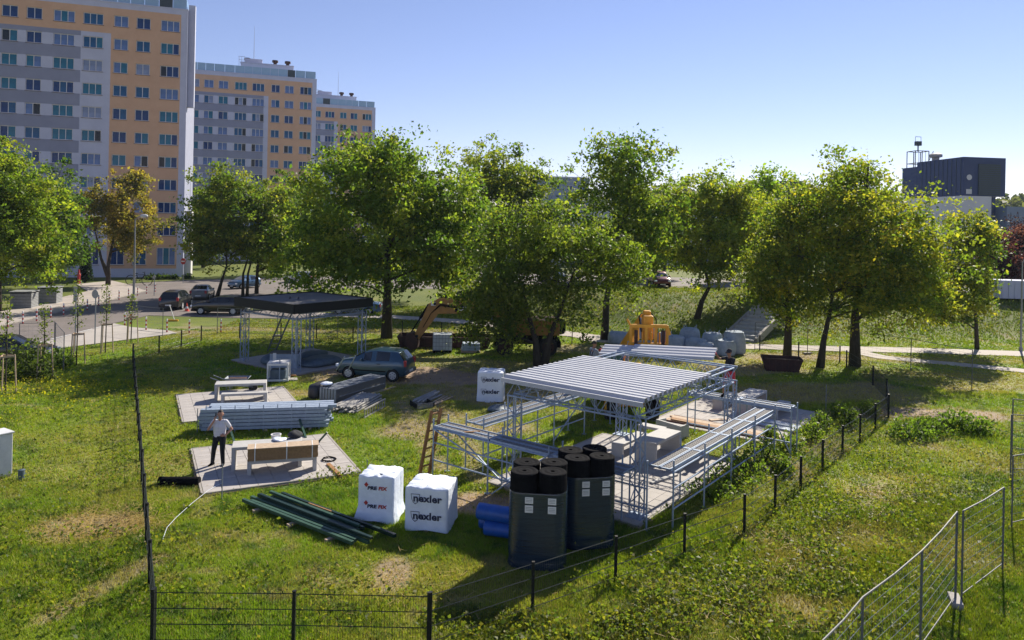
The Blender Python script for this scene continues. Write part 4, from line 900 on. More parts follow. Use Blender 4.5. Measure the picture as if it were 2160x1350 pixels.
# wooden ladder leaning on the scaffold end
def ladder(name, label, foot, head, w, n, material, group=None, side=None, rail=(.03, .09), rung=.016, cat='ladder'):
    foot, head = Vector(foot), Vector(head); r = E(name, label, cat, tuple(foot), 0, group); d = head - foot
    s = Vector(side).normalized() if side else Vector((-d.y, d.x, 0)).normalized()
    for k in (-1, 1): m = MB(); m.bar(s * k * w / 2, d + s * k * w / 2, rail[0], rail[1], up=tuple(s)); m.build('rail', material, r)
    for k in range(n): c = d * ((k + .6) / n); m = MB(); m.tube(c - s * w / 2, c + s * w / 2, rung, 6); m.build('rung', material, r)
    return r
lx, ly = L2(-.55, 7.5); hx, hy = L2(-.55, 6.85)
ladder('wooden_ladder', 'brown wooden ladder leaning on the left end of the scaffold', (*G(893, 1012), 0), (*L2(-.72, 6.95), 2.05), .44, 8, M['wood'], side=(U.x, U.y, 0), rail=(.045, .12), rung=.026)
st = tag(MB().box(0, 0, .02, .5, .07, .03).build('wood_offcut', M['wood'], None, loc=(*L2(-.75, 5.4), 1.6), rz=.3), 'small brown wood offcut lying on the front scaffold walkway', 'offcut')
# black canopy
bp = E('black_canopy', 'flat roofed black canopy on lattice steel legs', 'canopy', (BPO.x, BPO.y, 0), PAV)
CA, CB, CH = 5.4, 5.5, 3.35
for x, y in ((.45, .35), (CA - .45, .35), (.45, CB - .35), (CA - .45, CB - .35)): truss(bp, 'column', (x, y, .05), (x, y, 3.0), .32, step=.4, rc=.026)
for p, q in (((.45, .3, 3.0), (.45, CB - .3, 3.0)), ((CA - .45, .3, 3.0), (CA - .45, CB - .3, 3.0)), ((.45, .35, 3.0), (CA - .45, .35, 3.0)), ((.45, CB - .35, 3.0), (CA - .45, CB - .35, 3.0))): truss(bp, 'roof_beam', p, q, .3, step=.42)
for p, q in (((0, 0), (0, CB)), ((CA, 0), (CA, CB)), ((0, 0), (CA, 0)), ((0, CB), (CA, CB))): m = MB(); m.bar((*p, CH + .10), (*q, CH + .10), .08, .50); m.build('fascia', M['blackcoat'], bp)
m = MB(); m.box(CA / 2, CB / 2, CH + .26, CA - .1, CB - .1, .08); m.build('roof_slab', M['canopytop'], bp)
ladder('aluminium_ladder', 'aluminium ladder leaning on the black canopy', (*G(572, 742), 0), P(622, 625, 41.5), .5, 10, M['galvd'], side=(1, -.1, 0))
# ------------------------------------------------------------------ people
def capsule(m, p, q, r1, r2, n=10):
    p, q = Vector(p), Vector(q); d = q - p; L = max(d.length, 1e-4); d = d / L; pts = []; rad = []
    for t in (-1, -.85, -.5, 0): pts.append(p + d * t * r1); rad.append(max(.001, r1 * math.sqrt(max(0, 1 - t * t))))
    for t in (0, .5, .85, 1): pts.append(q + d * t * r2); rad.append(max(.001, r2 * math.sqrt(max(0, 1 - t * t))))
    m.path(pts, rad, n)
def fused(name, caps, material, parent, voxel=.012, smooth=4):
    m = MB()
    for c in caps: capsule(m, *c)
    o = m.build(name, material, parent, smooth=True, fixn=True)
    rm = o.modifiers.new('fuse', 'REMESH'); rm.mode = 'VOXEL'; rm.voxel_size = voxel; rm.use_smooth_shade = True
    sm = o.modifiers.new('soften', 'SMOOTH'); sm.iterations = smooth; sm.factor = .5
    return o
def hand(wrist, direction, palm_n, curl=.5, thumb=1):
    w = Vector(wrist); d = Vector(direction).normalized(); n = Vector(palm_n); n = (n - d * n.dot(d)).normalized(); s = d.cross(n); caps = [(w, w + d * .07, .026, .032), (w + d * .05 + s * .022, w + d * .085 + s * .028, .018, .016), (w + d * .05 - s * .022, w + d * .085 - s * .028, .018, .016)]
    for k, L in zip((-1.5, -.5, .5, 1.5), (.058, .074, .08, .07)):
        b = w + d * .088 + s * k * .020; e1 = b + (d * math.cos(curl * .6) + n * math.sin(curl * .6)) * L * .55; e2 = e1 + (d * math.cos(curl * 1.7) + n * math.sin(curl * 1.7)) * L * .55
        caps += [(b - d * .015, e1, .0105, .0095), (e1, e2, .0095, .008)]
    b = w + d * .03 + s * thumb * .026; e1 = b + (d * .6 + s * thumb * .7 + n * .4).normalized() * .045; caps += [(b, e1, .014, .012), (e1, e1 + (d * .85 + n * .5).normalized() * .032, .011, .009)]
    return caps
def person(label, loc, rz, J, skin, shirt, trouser, shoe, hat=None, shorts=False, sleeve=.6, glove=None, straps=False, group=None):
    "J: joints in metres, the figure facing -y"
    r = E('person', label, 'person', loc, rz, group); V = {k: Vector(v) for k, v in J.items() if len(v) == 3}
    hd, nk = V['head'], V['neck']; f = V.get('look', Vector((0, -1, 0))).normalized(); sd = f.cross(Vector((0, 0, 1))).normalized()
    body = [(nk - Vector((0, 0, .05)), hd - Vector((0, 0, .04)), .058, .055), (hd + Vector((0, 0, .03)), hd + Vector((0, 0, .045)) - f * .012, .092, .094), (hd + Vector((0, 0, -.055)) + f * .022, hd + Vector((0, 0, .0)) + f * .012, .060, .078), (hd + f * .088 + Vector((0, 0, .005)), hd + f * .104 - Vector((0, 0, .022)), .011, .015), (hd + sd * .088 - Vector((0, 0, .01)), hd + sd * .09 + Vector((0, 0, .025)), .018, .020), (hd - sd * .088 - Vector((0, 0, .01)), hd - sd * .09 + Vector((0, 0, .025)), .018, .020), (hd + f * .072 - Vector((0, 0, .062)), hd + f * .07 - Vector((0, 0, .066)), .024, .022)]
    for s in 'LR':
        body += [(V['sh' + s], V['el' + s], .050, .042), (V['el' + s], V['wr' + s], .042, .029)]
        d = (V['wr' + s] - V['el' + s]).normalized(); hv = V.get('hd' + s, d); hc = hand(V['wr' + s], hv, V.get('pn' + s, Vector((0, 0, -1)) + f * .2), J.get('curl', (.6,))[0], 1 if s == 'L' else -1)
        if glove: fused('glove', [(a, b, c * 1.25, e * 1.25) for a, b, c, e in hc], glove, r, .01, 2)
        else: body += hc
        body += [(V['hip' + s], V['kn' + s], .082, .058), (V['kn' + s], V['an' + s] + (V['kn' + s] - V['an' + s]) * .55, .058, .058), (V['an' + s] + (V['kn' + s] - V['an' + s]) * .55, V['an' + s], .056, .036)]
    body += [(V['pelvis'], V['chest'], .10, .12), (V['chest'], nk, .12, .05), (V['shL'], V['shR'], .05, .05)]
    fused('body', body, skin, r, .0105, 3)
    sc_, pl = V['chest'], V['pelvis']; top = []
    for dx in (-1, 1): top += [(pl + sd * dx * .075, sc_ + sd * dx * .085, .105, .118), (sc_ + sd * dx * .07, V['shL' if dx > 0 else 'shR'].lerp(nk, .35), .11, .06)]
    top += [(pl, sc_, .125, .13), (V['shL'], V['shR'], .068, .068), (sc_ + f * .03, sc_ + f * .02 + Vector((0, 0, .1)), .11, .08)]
    for s in 'LR': top.append((V['sh' + s], V['sh' + s].lerp(V['el' + s], sleeve), .072, .062))
    fused('shirt', top, shirt, r, .012, 4)
    tr = [(pl - Vector((0, 0, .02)), pl - Vector((0, 0, .06)), .135, .13), (V['hipL'], V['hipR'], .115, .115)]
    for s in 'LR':
        tr.append((V['hip' + s], V['kn' + s] if not shorts else V['hip' + s].lerp(V['kn' + s], .8), .112, .078 if not shorts else .10))
        if not shorts: tr.append((V['kn' + s], V['an' + s] - Vector((0, 0, .02)), .078, .062))
    fused('shorts' if shorts else 'trousers', tr, trouser, r, .012, 4)
    for s in 'LR':
        a = V['an' + s]; t = V.get('toe' + s, f); fused('shoe', [(a - t * .05 - Vector((0, 0, .045)), a + t * .09 - Vector((0, 0, .055)), .046, .046), (a + t * .08 - Vector((0, 0, .06)), a + t * .16 - Vector((0, 0, .062)), .044, .034), (a - Vector((0, 0, .05)), a + Vector((0, 0, .01)), .046, .043)], shoe, r, .01, 2)
    z3 = Vector((0, 0, 1))
    if hat:
        fused('cap', [(hd + z3 * .055, hd + z3 * .068 - f * .01, .102, .098), (hd + z3 * .05 + f * .08 * (1 if hat[1] else -1), hd + z3 * .035 + f * .17 * (1 if hat[1] else -1), .035, .02), (hd + z3 * .05 + f * .08 * (1 if hat[1] else -1) + sd * .04, hd + z3 * .037 + f * .15 * (1 if hat[1] else -1) + sd * .03, .03, .02), (hd + z3 * .05 + f * .08 * (1 if hat[1] else -1) - sd * .04, hd + z3 * .037 + f * .15 * (1 if hat[1] else -1) - sd * .03, .03, .02)], hat[0], r, .01, 2)
    else: fused('hair', [(hd + z3 * .065 - f * .02, hd + z3 * .075 - f * .025, .092, .088), (hd - f * .045 + z3 * .04, hd - f * .05 - z3 * .03, .075, .055)], M['hair'], r, .01, 2)
    if straps:
        m = MB()
        for k in (-1, 1): m.path([pl - f * .13 + sd * k * .03 + z3 * .05, sc_ - f * .135 + sd * k * .06, V['shL' if k > 0 else 'shR'].lerp(nk, .4) + z3 * .075, sc_ + f * .14 + sd * k * .08, pl + f * .13 + sd * k * .09 + z3 * .08], .018, 5)
        m.build('braces', M['dark'], r)
    return r
px, py = G(462, 986); 
J = dict(head=(0.02, -.02, 1.66), neck=(0, 0, 1.50), chest=(0, .0, 1.28), pelvis=(0, 0, .98), shL=(-.19, 0, 1.44), shR=(.19, 0, 1.44), elL=(-.33, -.10, 1.22), wrL=(-.14, -.12, 1.52), elR=(.36, .05, 1.18), wrR=(.19, -.14, 1.02), hipL=(-.10, 0, .93), hipR=(.10, 0, .93), knL=(-.17, -.02, .52), knR=(.10, -.03, .50), anL=(-.22, .04, .11), anR=(.12, .0, .11), look=(.15, -1, -.1), toeL=(-.45, -.9, 0), toeR=(.1, -1, 0), hdL=(.12, .0, 1), pnL=(1, .2, 0), hdR=(-1, -.25, .1), pnR=(0, 1, 0), curl=(.9,))
man = person('man in white striped shirt and black trousers holding a phone to his ear', (px, py, .05), R(8), J, M['skin'], M['shirt'], M['trouser'], M['black'])
ph = tag(MB().box(0, 0, 0, .012, .075, .15).build('mobile_phone', M['black'], None, loc=(px - .115, py - .05, 1.70)), 'dark mobile phone held at the ear of the man in white', 'phone')
wx, wy = L2(8.95, .95); dz = 1.603; DZ2 = 1.73
J2 = dict(head=(0, -.04, 1.67), neck=(0, 0, 1.50), chest=(0, .0, 1.28), pelvis=(0, .04, .98), shL=(-.20, 0, 1.44), shR=(.20, 0, 1.44), elL=(-.26, -.28, 1.42), wrL=(-.20, -.50, 1.62), elR=(.27, -.20, 1.20), wrR=(.20, -.44, 1.14), hipL=(-.10, .03, .93), hipR=(.10, .03, .93), knL=(-.12, -.16, .52), knR=(.12, .06, .50), anL=(-.12, -.16, .11), anR=(.12, .20, .11), look=(0, -1, -.12), curl=(.9,))
person('worker in dark shirt, red shorts and cap at the right end of the carried sheets', (wx, wy, DZ2), R(-62), J2, M['tskin'], M['dark'], M['redcloth'], M['black'], hat=(M['dark'], True), shorts=True, glove=M['redcloth'])
lx, ly = L2(7.75, 6.2)
J3 = dict(head=(0, -.04, 1.66), neck=(0, 0, 1.50), chest=(0, .0, 1.28), pelvis=(0, .02, .98), shL=(-.20, 0, 1.44), shR=(.20, 0, 1.44), elL=(-.30, -.18, 1.20), wrL=(-.22, -.42, 1.34), elR=(.30, -.12, 1.18), wrR=(.24, -.38, 1.36), hipL=(-.10, .0, .93), hipR=(.10, .0, .93), knL=(-.11, -.03, .52), knR=(.11, .0, .50), anL=(-.11, 0, .11), anR=(.11, .06, .11), look=(.25, -1, -.05), curl=(.9,))
person('worker in grey shirt, braces and backward cap at the left end of the carried sheets', (lx, ly, dz), R(112), J3, M['tskin'], M['greycloth'], M['dark'], M['black'], hat=(M['hair'], False), glove=M['redcloth'], straps=True)
# carried and stacked roof sheets
def loose_sheet(label, p, q, w=.95, tilt=0, group=None, rz_add=0):
    p, q = Vector(p), Vector(q); d = q - p; L = d.length; me = corrugated(L, w); o = obj('corrugated_sheet', me); xa = d.normalized()
    wv = Vector((0, 0, 1)).cross(xa).normalized(); up = xa.cross(wv).normalized()
    wv2 = wv * math.cos(tilt) + up * math.sin(tilt); up2 = wv2.cross(xa).normalized() * -1
    if up2.z < 0: up2 = -up2
    o.matrix_world = Matrix(((wv2.x, xa.x, up2.x, p.x), (wv2.y, xa.y, up2.y, p.y), (wv2.z, xa.z, up2.z, p.z), (0, 0, 0, 1)))
    tag(o, label, 'roof sheet', group); return o
p_, q_ = Vector((*L2(7.95, 5.75), 3.30)), Vector((*L2(8.9, 1.42), 3.48))
loose_sheet('upper corrugated sheet carried between the two workers', q_ + Vector((0, 0, .06)), p_ + Vector((0, 0, .06)) + (q_ - p_) * .28, .95, R(-17)); loose_sheet('lower corrugated sheet carried between the two workers', q_, p_, .95, R(-17))
for k in range(3): loose_sheet(('lowest', 'middle', 'topmost')[k] + ' bluish corrugated sheet in the low stack behind the left worker', (*L2(9.2, 7.6), 2.02 + .05 * k), (*L2(9.9, 4.9), 2.02 + .05 * k), .9, 0, 'stacked sheets behind the pavilion')
for i, (s_, t_) in enumerate(((9.75, 7.2), (10.2, 5.4))):
    r = E('trestle', ('left' if i == 0 else 'right') + ' steel trestle under the low stack of sheets', 'trestle', (*L2(s_, t_), 0), PAV, 'trestles'); m = MB()
    m.bar((-.5, 0, 1.96), (.5, 0, 1.96), .08, .08); m.build('beam', M['galvd'], r)
    for a in (-1, 1):
        for c in (-1, 1): m = MB(); m.tube((a * .4, 0, 1.95), (a * .5, c * .4, 0), .03, 6); m.build('leg', M['galvd'], r)
# ------------------------------------------------------------------ concrete furniture
def slab_furniture(name, label, cat, loc, rz, L, w, h, t=.10, group=None):
    r = E(name, label, cat, (loc[0], loc[1], .055), rz, group)
    m = MB(); m.box(0, 0, h - t / 2, L, w, t); m.build('top', M['conc'], r, bevel=.012)
    for s in (-1, 1): m = MB(); m.box(s * (L / 2 - t * .6), 0, (h - t) / 2, t * 1.2, w, h - t - .002); m.build('leg', M['conc'], r, bevel=.012)
    return r
def pp_(o, a, s, t): return o[0] + s * math.cos(a) - t * math.sin(a), o[1] + s * math.sin(a) + t * math.cos(a)
O1, O2 = (-8.83, 21.4), (-12.75, 28.9)
slab_furniture('concrete_table', 'concrete table with timber pack in front on the near left pad', 'table', pp_(O1, PA, 2.05, 1.75), PA - .18, 2.15, .75, .78)
slab_furniture('concrete_bench', 'concrete bench carrying the brown board pack on the near left pad', 'bench', pp_(O1, PA, 2.40, 1.02), PA - .18, 2.1, .44, .46)
slab_furniture('concrete_table', 'concrete table on the far left pad', 'table', pp_(O2, PA, 2.5, 3.15), PA - .2, 2.15, .75, .76)
slab_furniture('concrete_bench', 'concrete bench in front of the table on the far left pad', 'bench', pp_(O2, PA, 2.55, 2.35), PA - .2, 1.9, .42, .46)
slab_furniture('concrete_table', 'concrete table under the right half of the pavilion', 'table', L2(5.45, 2.1), PAV, 2.0, .75, .77)
slab_furniture('concrete_bench', 'concrete bench right of the pavilion table', 'bench', L2(5.5, 1.05), PAV, 1.9, .44, .48)
slab_furniture('concrete_bench', 'concrete bench left of the pavilion table', 'bench', L2(5.4, 3.2), PAV, 1.9, .44, .48)
slab_furniture('concrete_table', 'concrete table on the shaded pad behind the scaffold', 'table', L2(14.3, 2.0), PAV, 2.0, .8, .78)
slab_furniture('concrete_bench', 'concrete bench right of the shaded table', 'bench', L2(14.2, .75), PAV, 1.9, .5, .48)
slab_furniture('concrete_bench', 'concrete bench left of the shaded table', 'bench', L2(14.3, 3.15), PAV, 1.9, .46, .48)
slab_furniture('concrete_bench', 'short concrete bench behind the pavilion table', 'bench', L2(7.45, 3.35), PAV + 1.57, 1.0, .44, .46)
r = E('concrete_bench', 'upended concrete bench standing like a U behind the pavilion', 'bench', (*L2(8.35, 3.1), 0), PAV + 1.3)
m = MB(); m.box(0, 0, .25, 1.25, .1, .5); m.build('seat', M['conc'], r, bevel=.01)
for s in (-1, 1): m = MB(); m.box(s * .57, -.25, .25, .11, .4, .5); m.build('leg', M['conc'], r, bevel=.01)
# strapped board pack
r = E('board_pack', 'strapped stack of brown boards with plastic straps on the near left bench', 'board pack', (*pp_(O1, PA, 2.42, 1.00), .53), PA - .18)
for k in range(8): m = MB(); m.box(random.uniform(-.01, .01), random.uniform(-.008, .008), .025 + .046 * k, 2.12, .50, .042); m.build('board', M['cardboard'], r)
m = MB(); m.box(0, 0, .385, 2.16, .54, .016); m.build('cover_board', M['plank'], r)
for x in (-.85, .1, .88): m = MB(); m.box(x, -.272, .19, .03, .006, .40); m.box(x, .272, .19, .03, .006, .40); m.box(x, 0, .397, .03, .55, .005); m.build('strap', M['white'], r)
g_ = np.random.default_rng(5)
def lumpy(name, label, cat, loc, rz, prof, n, mt, amp=.05, sc=2.0, group=None, squash=(1, 1), seed=0, sub=1, square=0.0):
    "soft sack-like solid: rings (radius, z) with dents"
    gg = np.random.default_rng(seed); ph = gg.random(8) * 6.28; m = MB(); vs = []
    for i, (rr, z) in enumerate(prof):
        for k in range(n):
            t = 2 * math.pi * k / n; q = rr * (1 + amp * (math.sin(3 * t + ph[0] + i * .6) + .7 * math.sin(5 * t + ph[1] - i * .9) + .5 * math.sin(8 * t + ph[2] + i)))
            if square: q *= (1 - square) + square / max(abs(math.cos(t)), abs(math.sin(t)))
            vs.append((q * math.cos(t) * squash[0] + gg.normal() * amp * rr * .5, q * math.sin(t) * squash[1] + gg.normal() * amp * rr * .5, z + amp * rr * (.8 * math.sin(2 * t + ph[3] + i) + gg.normal() * .7) * (i > 0)))
    fs = [(i * n + k, i * n + (k + 1) % n, (i + 1) * n + (k + 1) % n, (i + 1) * n + k) for i in range(len(prof) - 1) for k in range(n)]
    fs += [tuple(range(n))[::-1], tuple((len(prof) - 1) * n + k for k in range(n))]
    m.add(vs, fs); o = m.build(name, mt, None, smooth=True, loc=loc if len(loc) == 3 else (*loc, 0), rz=rz)
    if sub: s = o.modifiers.new('sub', 'SUBSURF'); s.levels = sub; s.render_levels = sub
    tag(o, label, cat, group); return o
lumpy('folded_tarp', 'dark blue folded tarp on the table with the board pack', 'tarp', (*pp_(O1, PA, 2.95, 2.0), .835), .3, [(.26, 0), (.27, .08), (.2, .16), (.08, .22), (.02, .22)], 12, M['dark'], .12, seed=3)
lumpy('crumpled_sheet', 'pale crumpled plastic sheet on the table with the board pack', 'plastic sheet', (*pp_(O1, PA, 2.45, 1.85), .835), .1, [(.26, 0), (.25, .04), (.14, .07), (.03, .08)], 12, M['film'], .14, seed=4)
bk = tag(MB().lathe([(.14, 0), (.17, .3), (.185, .3), (.185, .32), (.15, .32), (.13, .04)], 16).build('bucket', M['white'], None, smooth=False, loc=(*G(582, 938), .06)), 'white plastic bucket standing on the near left pad', 'bucket')
for i, (a, b, l) in enumerate((((485, 905), (497, 945), 'green steel bar propped beside the man in white'), ((632, 885), (645, 928), 'left green bar leaning on the steel beam stack'), ((690, 912), (672, 936), 'right green bar leaning by the folded tarp'))):
    A_ = Vector((*G(*b), .07)); B_ = Vector((*G(a[0], a[1], .42), .42)); m = MB(); m.bar((0, 0, 0), B_ - A_, .07, .07); tag(m.build('green_bar', M['green'], None, loc=tuple(A_)), l, 'steel bar')
m = MB(); m.bar((0, 0, 0), (Vector((*G(717, 1010), 0)) - Vector((*G(692, 985), 0))), .12, .06); tag(m.build('timber_batten', M['wood'], None, loc=(*G(692, 985), .10)), 'short brown timber batten lying right of the board pack', 'batten')
r = E('extension_reel', 'dark cable coil on the ground right of the board pack', 'cable', (*G(694, 975), .06)); m = MB(); m.path([(.22 * math.cos(t * .45) * (1 + .1 * math.sin(t)), .22 * math.sin(t * .45), .02 + .012 * (t % 5)) for t in range(44)], .014, 5); m.build('cable', M['black'], r)
# ------------------------------------------------------------------ stack of galvanised purlins
sa, sb = Vector(G(424, 915)), Vector(G(693, 906)); sd_ = sb - sa; sl_ = sd_.length; sr = math.atan2(sd_.y, sd_.x)
pm2 = MB()
for y in (-.11, .11): pm2.box(0, y, .055, sl_, .012, .11)
pm2.box(0, 0, .105, sl_, .22, .012)
for k in range(14): pm2.box(-sl_ / 2 + .2 + k * (sl_ - .4) / 13, 0, .05, .03, .21, .09)
PUR = pm2.mesh('steel_purlin', M['galv']); nrm = Vector((-sd_.y, sd_.x)).normalized(); gg = random.Random(9)
for lay in range(6):
    for c in range(4):
        q = sa + sd_ * .5 + nrm * (.15 + .27 * c) + sd_.normalized() * (gg.uniform(-.18, .18) + (.12 if lay == 5 else 0)); zz = .10 + .135 * lay
        o = obj('steel_purlin', PUR, None, (q.x, q.y, zz), sr + gg.uniform(-.012, .012))
        tag(o, (ORD[c] + ' galvanised channel from the front in the ' + ORD[lay] + ' layer of the beam stack'), 'steel channel', 'galvanised channels in the beam stack')
for k in range(9):
    q = sa + sd_ * ((k + .3) / 9) + nrm * .06; m = MB(); m.box(0, 0, .5, .035, .035, 1.04); tag(m.build('stack_post', M['galv'], None, loc=(q.x, q.y, 0), rz=sr), ORD[k] + ' thin upright steel post from the left holding the beam stack', 'post', 'posts of the beam stack')
for k in range(3):
    q = sa + sd_ * (.15 + .35 * k) + nrm * .55; m = MB(); m.box(0, 0, .045, .1, 1.2, .09); tag(m.build('support_timber', M['plank'], None, loc=(q.x, q.y, 0), rz=sr), ORD[k] + ' timber bearer from the left under the galvanised beam stack', 'timber', 'bearers under the beam stack')
# ------------------------------------------------------------------ grey shuttering panels, pipes, crates near the car
ca, cb = Vector(G(722, 850)), Vector(G(800, 826)); cd_ = cb - ca; cl = cd_.length + .9; cr_ = math.atan2(cd_.y, cd_.x); cn = Vector((-cd_.y, cd_.x)).normalized()
for k in range(6):
    q = (ca + cb) / 2 + cn * (.05 + .16 * k); r = E('shuttering_panel', 'front grey shuttering panel standing on edge' if k == 0 else ORD[k] + ' grey shuttering panel from the front, standing on edge', 'panel', (q.x, q.y, .02), cr_, 'shuttering panels beside the car')
    m = MB(); m.box(0, 0, .32, cl, .05, .62); m.build('board', M['panelgrey'], r)
    m = MB(); m.box(0, 0, .645, cl + .02, .11, .03); m.box(0, 0, .015, cl + .02, .11, .03); m.box(-cl / 2, 0, .33, .03, .11, .60); m.box(cl / 2, 0, .33, .03, .11, .60)
    if k == 0: m.box(.1, -.05, .30, cl - .3, .03, .04)
    m.build('edge_frame', M['galvd'], r)
m = MB(); m.bar((0, 0, 0), (cl + .2, 0, 0), .12, .05); tag(m.build('timber_batten', M['plank'], None, loc=(*(ca - cn * .12), .04), rz=cr_), 'pale timber batten lying before the shuttering panels', 'batten')
lumpy('black_bundle', 'black wrapped bundle left of the shuttering panels', 'bundle', (*G(676, 838), 0), cr_, [(.5, 0), (.54, .10), (.54, .45), (.5, .62), (.36, .68), (.03, .69)], 22, M['purplebag'], .045, square=.85, squash=(1.1, .7), seed=6)
lumpy('clear_film', 'crumpled clear film on the black bundle', 'film', (*G(690, 812, .72), .74), .2, [(.3, 0), (.28, .06), (.15, .11), (.04, .13)], 12, M['film'], .14, seed=7)
h0 = Vector((*G(712, 806), .63)); r = E('sack_truck', 'grey metal frame handle leaning up beside the car', 'trolley', tuple(h0), 0)
e1, e2 = Vector(P(727, 752, 34.3)) - h0, Vector(P(750, 751, 33.9)) - h0
for e, s in ((e1, Vector((-.05, 0, 0))), (e2, Vector((.55, -.1, 0)))): m = MB(); m.tube(s, e, .03, 7); m.build('rail', M['galv'], r)
m = MB(); m.tube(e1 * .85 + Vector((0, 0, 0)), e2 * .86 + Vector((.06, 0, .02)), .026, 6); m.build('cross_bar', M['galv'], r)
def pile(name, label, cat, p, q, w, n, layers, mk, mt, group, seed, jitter=.06):
    p, q = Vector(p), Vector(q); d = q - p; L = d.length; g2 = random.Random(seed); nr = Vector((-d.y, d.x)).normalized()
    for l in range(layers):
        for k in range(n - l):
            c = (p + q) / 2 + nr * ((k - (n - l - 1) / 2) * w + g2.uniform(-.01, .01)) + d.normalized() * g2.uniform(-.2, .2)
            o = obj(name, mk(L * g2.uniform(.92, 1.0)), None, (c.x, c.y, .04 + l * w * .86), math.atan2(d.y, d.x) + g2.uniform(-jitter, jitter)); tag(o, label, cat, group)
def tube_me(L, r=.05, mt=None): m = MB(); m.tube((-L / 2, 0, r), (L / 2, 0, r), r, 9); return m.mesh('pipe', mt or M['galv'])
M['palepipe'] = mat('pale_steel_pipe', (.36, .35, .33), (.27, .26, .25), .75, .0, scale=5, spec=.25)
pile('scaffold_pipe', 'pale steel pipe in the pile before the shuttering panels', 'pipe', G(722, 872), G(782, 842), .10, 12, 3, lambda L: tube_me(L, .045, M['palepipe']), None, 'pipes in the pile by the shuttering panels', 3)
fr = Vector(G(790, 872)); r = E('ladder_frame', 'pale ladder beam lying against the pipe pile', 'ladder beam', (*G(768, 884), .02), math.atan2(*(Vector(G(812, 860)) - Vector(G(768, 884))).yx)); LL = (Vector(G(812, 860)) - Vector(G(768, 884))).length
for z in (.03, .36): m = MB(); m.bar((0, 0, z), (LL, .0, z), .05, .05); m.build('chord', M['palepipe'], r)
for k in range(9): m = MB(); m.bar((.05 + k * (LL - .1) / 8, 0, .055), (.05 + k * (LL - .1) / 8, 0, .335), .03, .03); m.build('rung', M['palepipe'], r)
pile('scaffold_pipe', 'pale bar in the small pile on the bare earth', 'bar', G(878, 856), G(922, 834), .11, 5, 2, lambda L: tube_me(L, .05, M['palepipe']), None, 'bars in the small pile on bare earth', 4, .12)
pile('wood_strip', 'pale wooden strip right of the small bar pile', 'strip', G(908, 858), G(945, 840), .16, 3, 1, lambda L: MB().box(0, 0, .03, L, .07, .05).mesh('wood_strip', M['plank']), None, 'wooden strips by the small bar pile', 6, .1)
r = E('steel_rack', 'low dark steel rack under the small bar pile', 'rack', (*G(890, 858), 0), .5); m = MB()
for x in (-.4, .4): m.bar((x, -.4, .12), (x, .4, .12), .04, .24)
m.build('side_frame', M['blackcoat'], r); m = MB()
for k in range(4): m.bar((-.4, -.4 + .02, .04 + .06 * k), (.4, -.38, .04 + .06 * k), .02, .03)
m.build('slat', M['palepipe'], r)
# green steel sections
gp, gq = Vector(G(512, 1062)), Vector(G(752, 1158)); gd = gq - gp; gn = Vector((-gd.y, gd.x)).normalized(); ga = math.atan2(gd.y, gd.x)
for k, (off, ln, sh, z, dk) in enumerate([(-.05, .96, 0, .14, 0), (.07, .90, .02, .14, 0), (.22, 1.02, .03, .14, 0), (.34, .62, -.10, .14, 0), (.44, .86, -.04, .16, 1), (.56, .78, .0, .14, 0), (.70, .50, .14, .14, 1), (.92, .98, .10, .14, 1), (.30, .98, .06, .24, 1), (.62, .80, -.02, .24, 0)]):
    q = (gp + gq) / 2 + gn * off + gd * sh; m = MB(); m.box(0, 0, 0, gd.length * ln, .09, .09 if k < 8 else .07); o = m.build('green_steel_tube', M['greend'] if dk else M['green'], None, bevel=.006, loc=(q.x, q.y, z), rz=ga + random.uniform(-.015, .015))
    tag(o, ORD[k] + (' dark green' if dk else ' mid green') + ' square tube counted from the near edge of the pile', 'steel tube', 'green tubes by the white pallets')
for i, f in enumerate((.18, .5, .82)): q = gp + gd * f + gn * .4; m = MB(); m.box(0, 0, .045, .1, 1.3, .09); tag(m.build('support_timber', M['plank'], None, loc=(q.x, q.y, 0), rz=ga), ('left', 'middle', 'right')[i] + ' timber bearer under the green tube pile', 'timber', 'bearers under the green tubes')
m = MB(); m.box(0, 0, 0, .95, .04, .05); q = (gp + gq) / 2 + gn * .80; tag(m.build('wood_strip', M['wood'], None, loc=(q.x, q.y, .21), rz=ga), 'orange wooden strip lying on the green tubes', 'strip')
tag(MB().lathe([(.09, -.6), (.13, -.6), (.13, .6), (.09, .6)], 14, (0, 0, .13), axis='x').build('black_roll', M['black'], None, loc=(*G(378, 1024), 0), rz=.05), 'short black roll lying beside the left pad', 'roll')
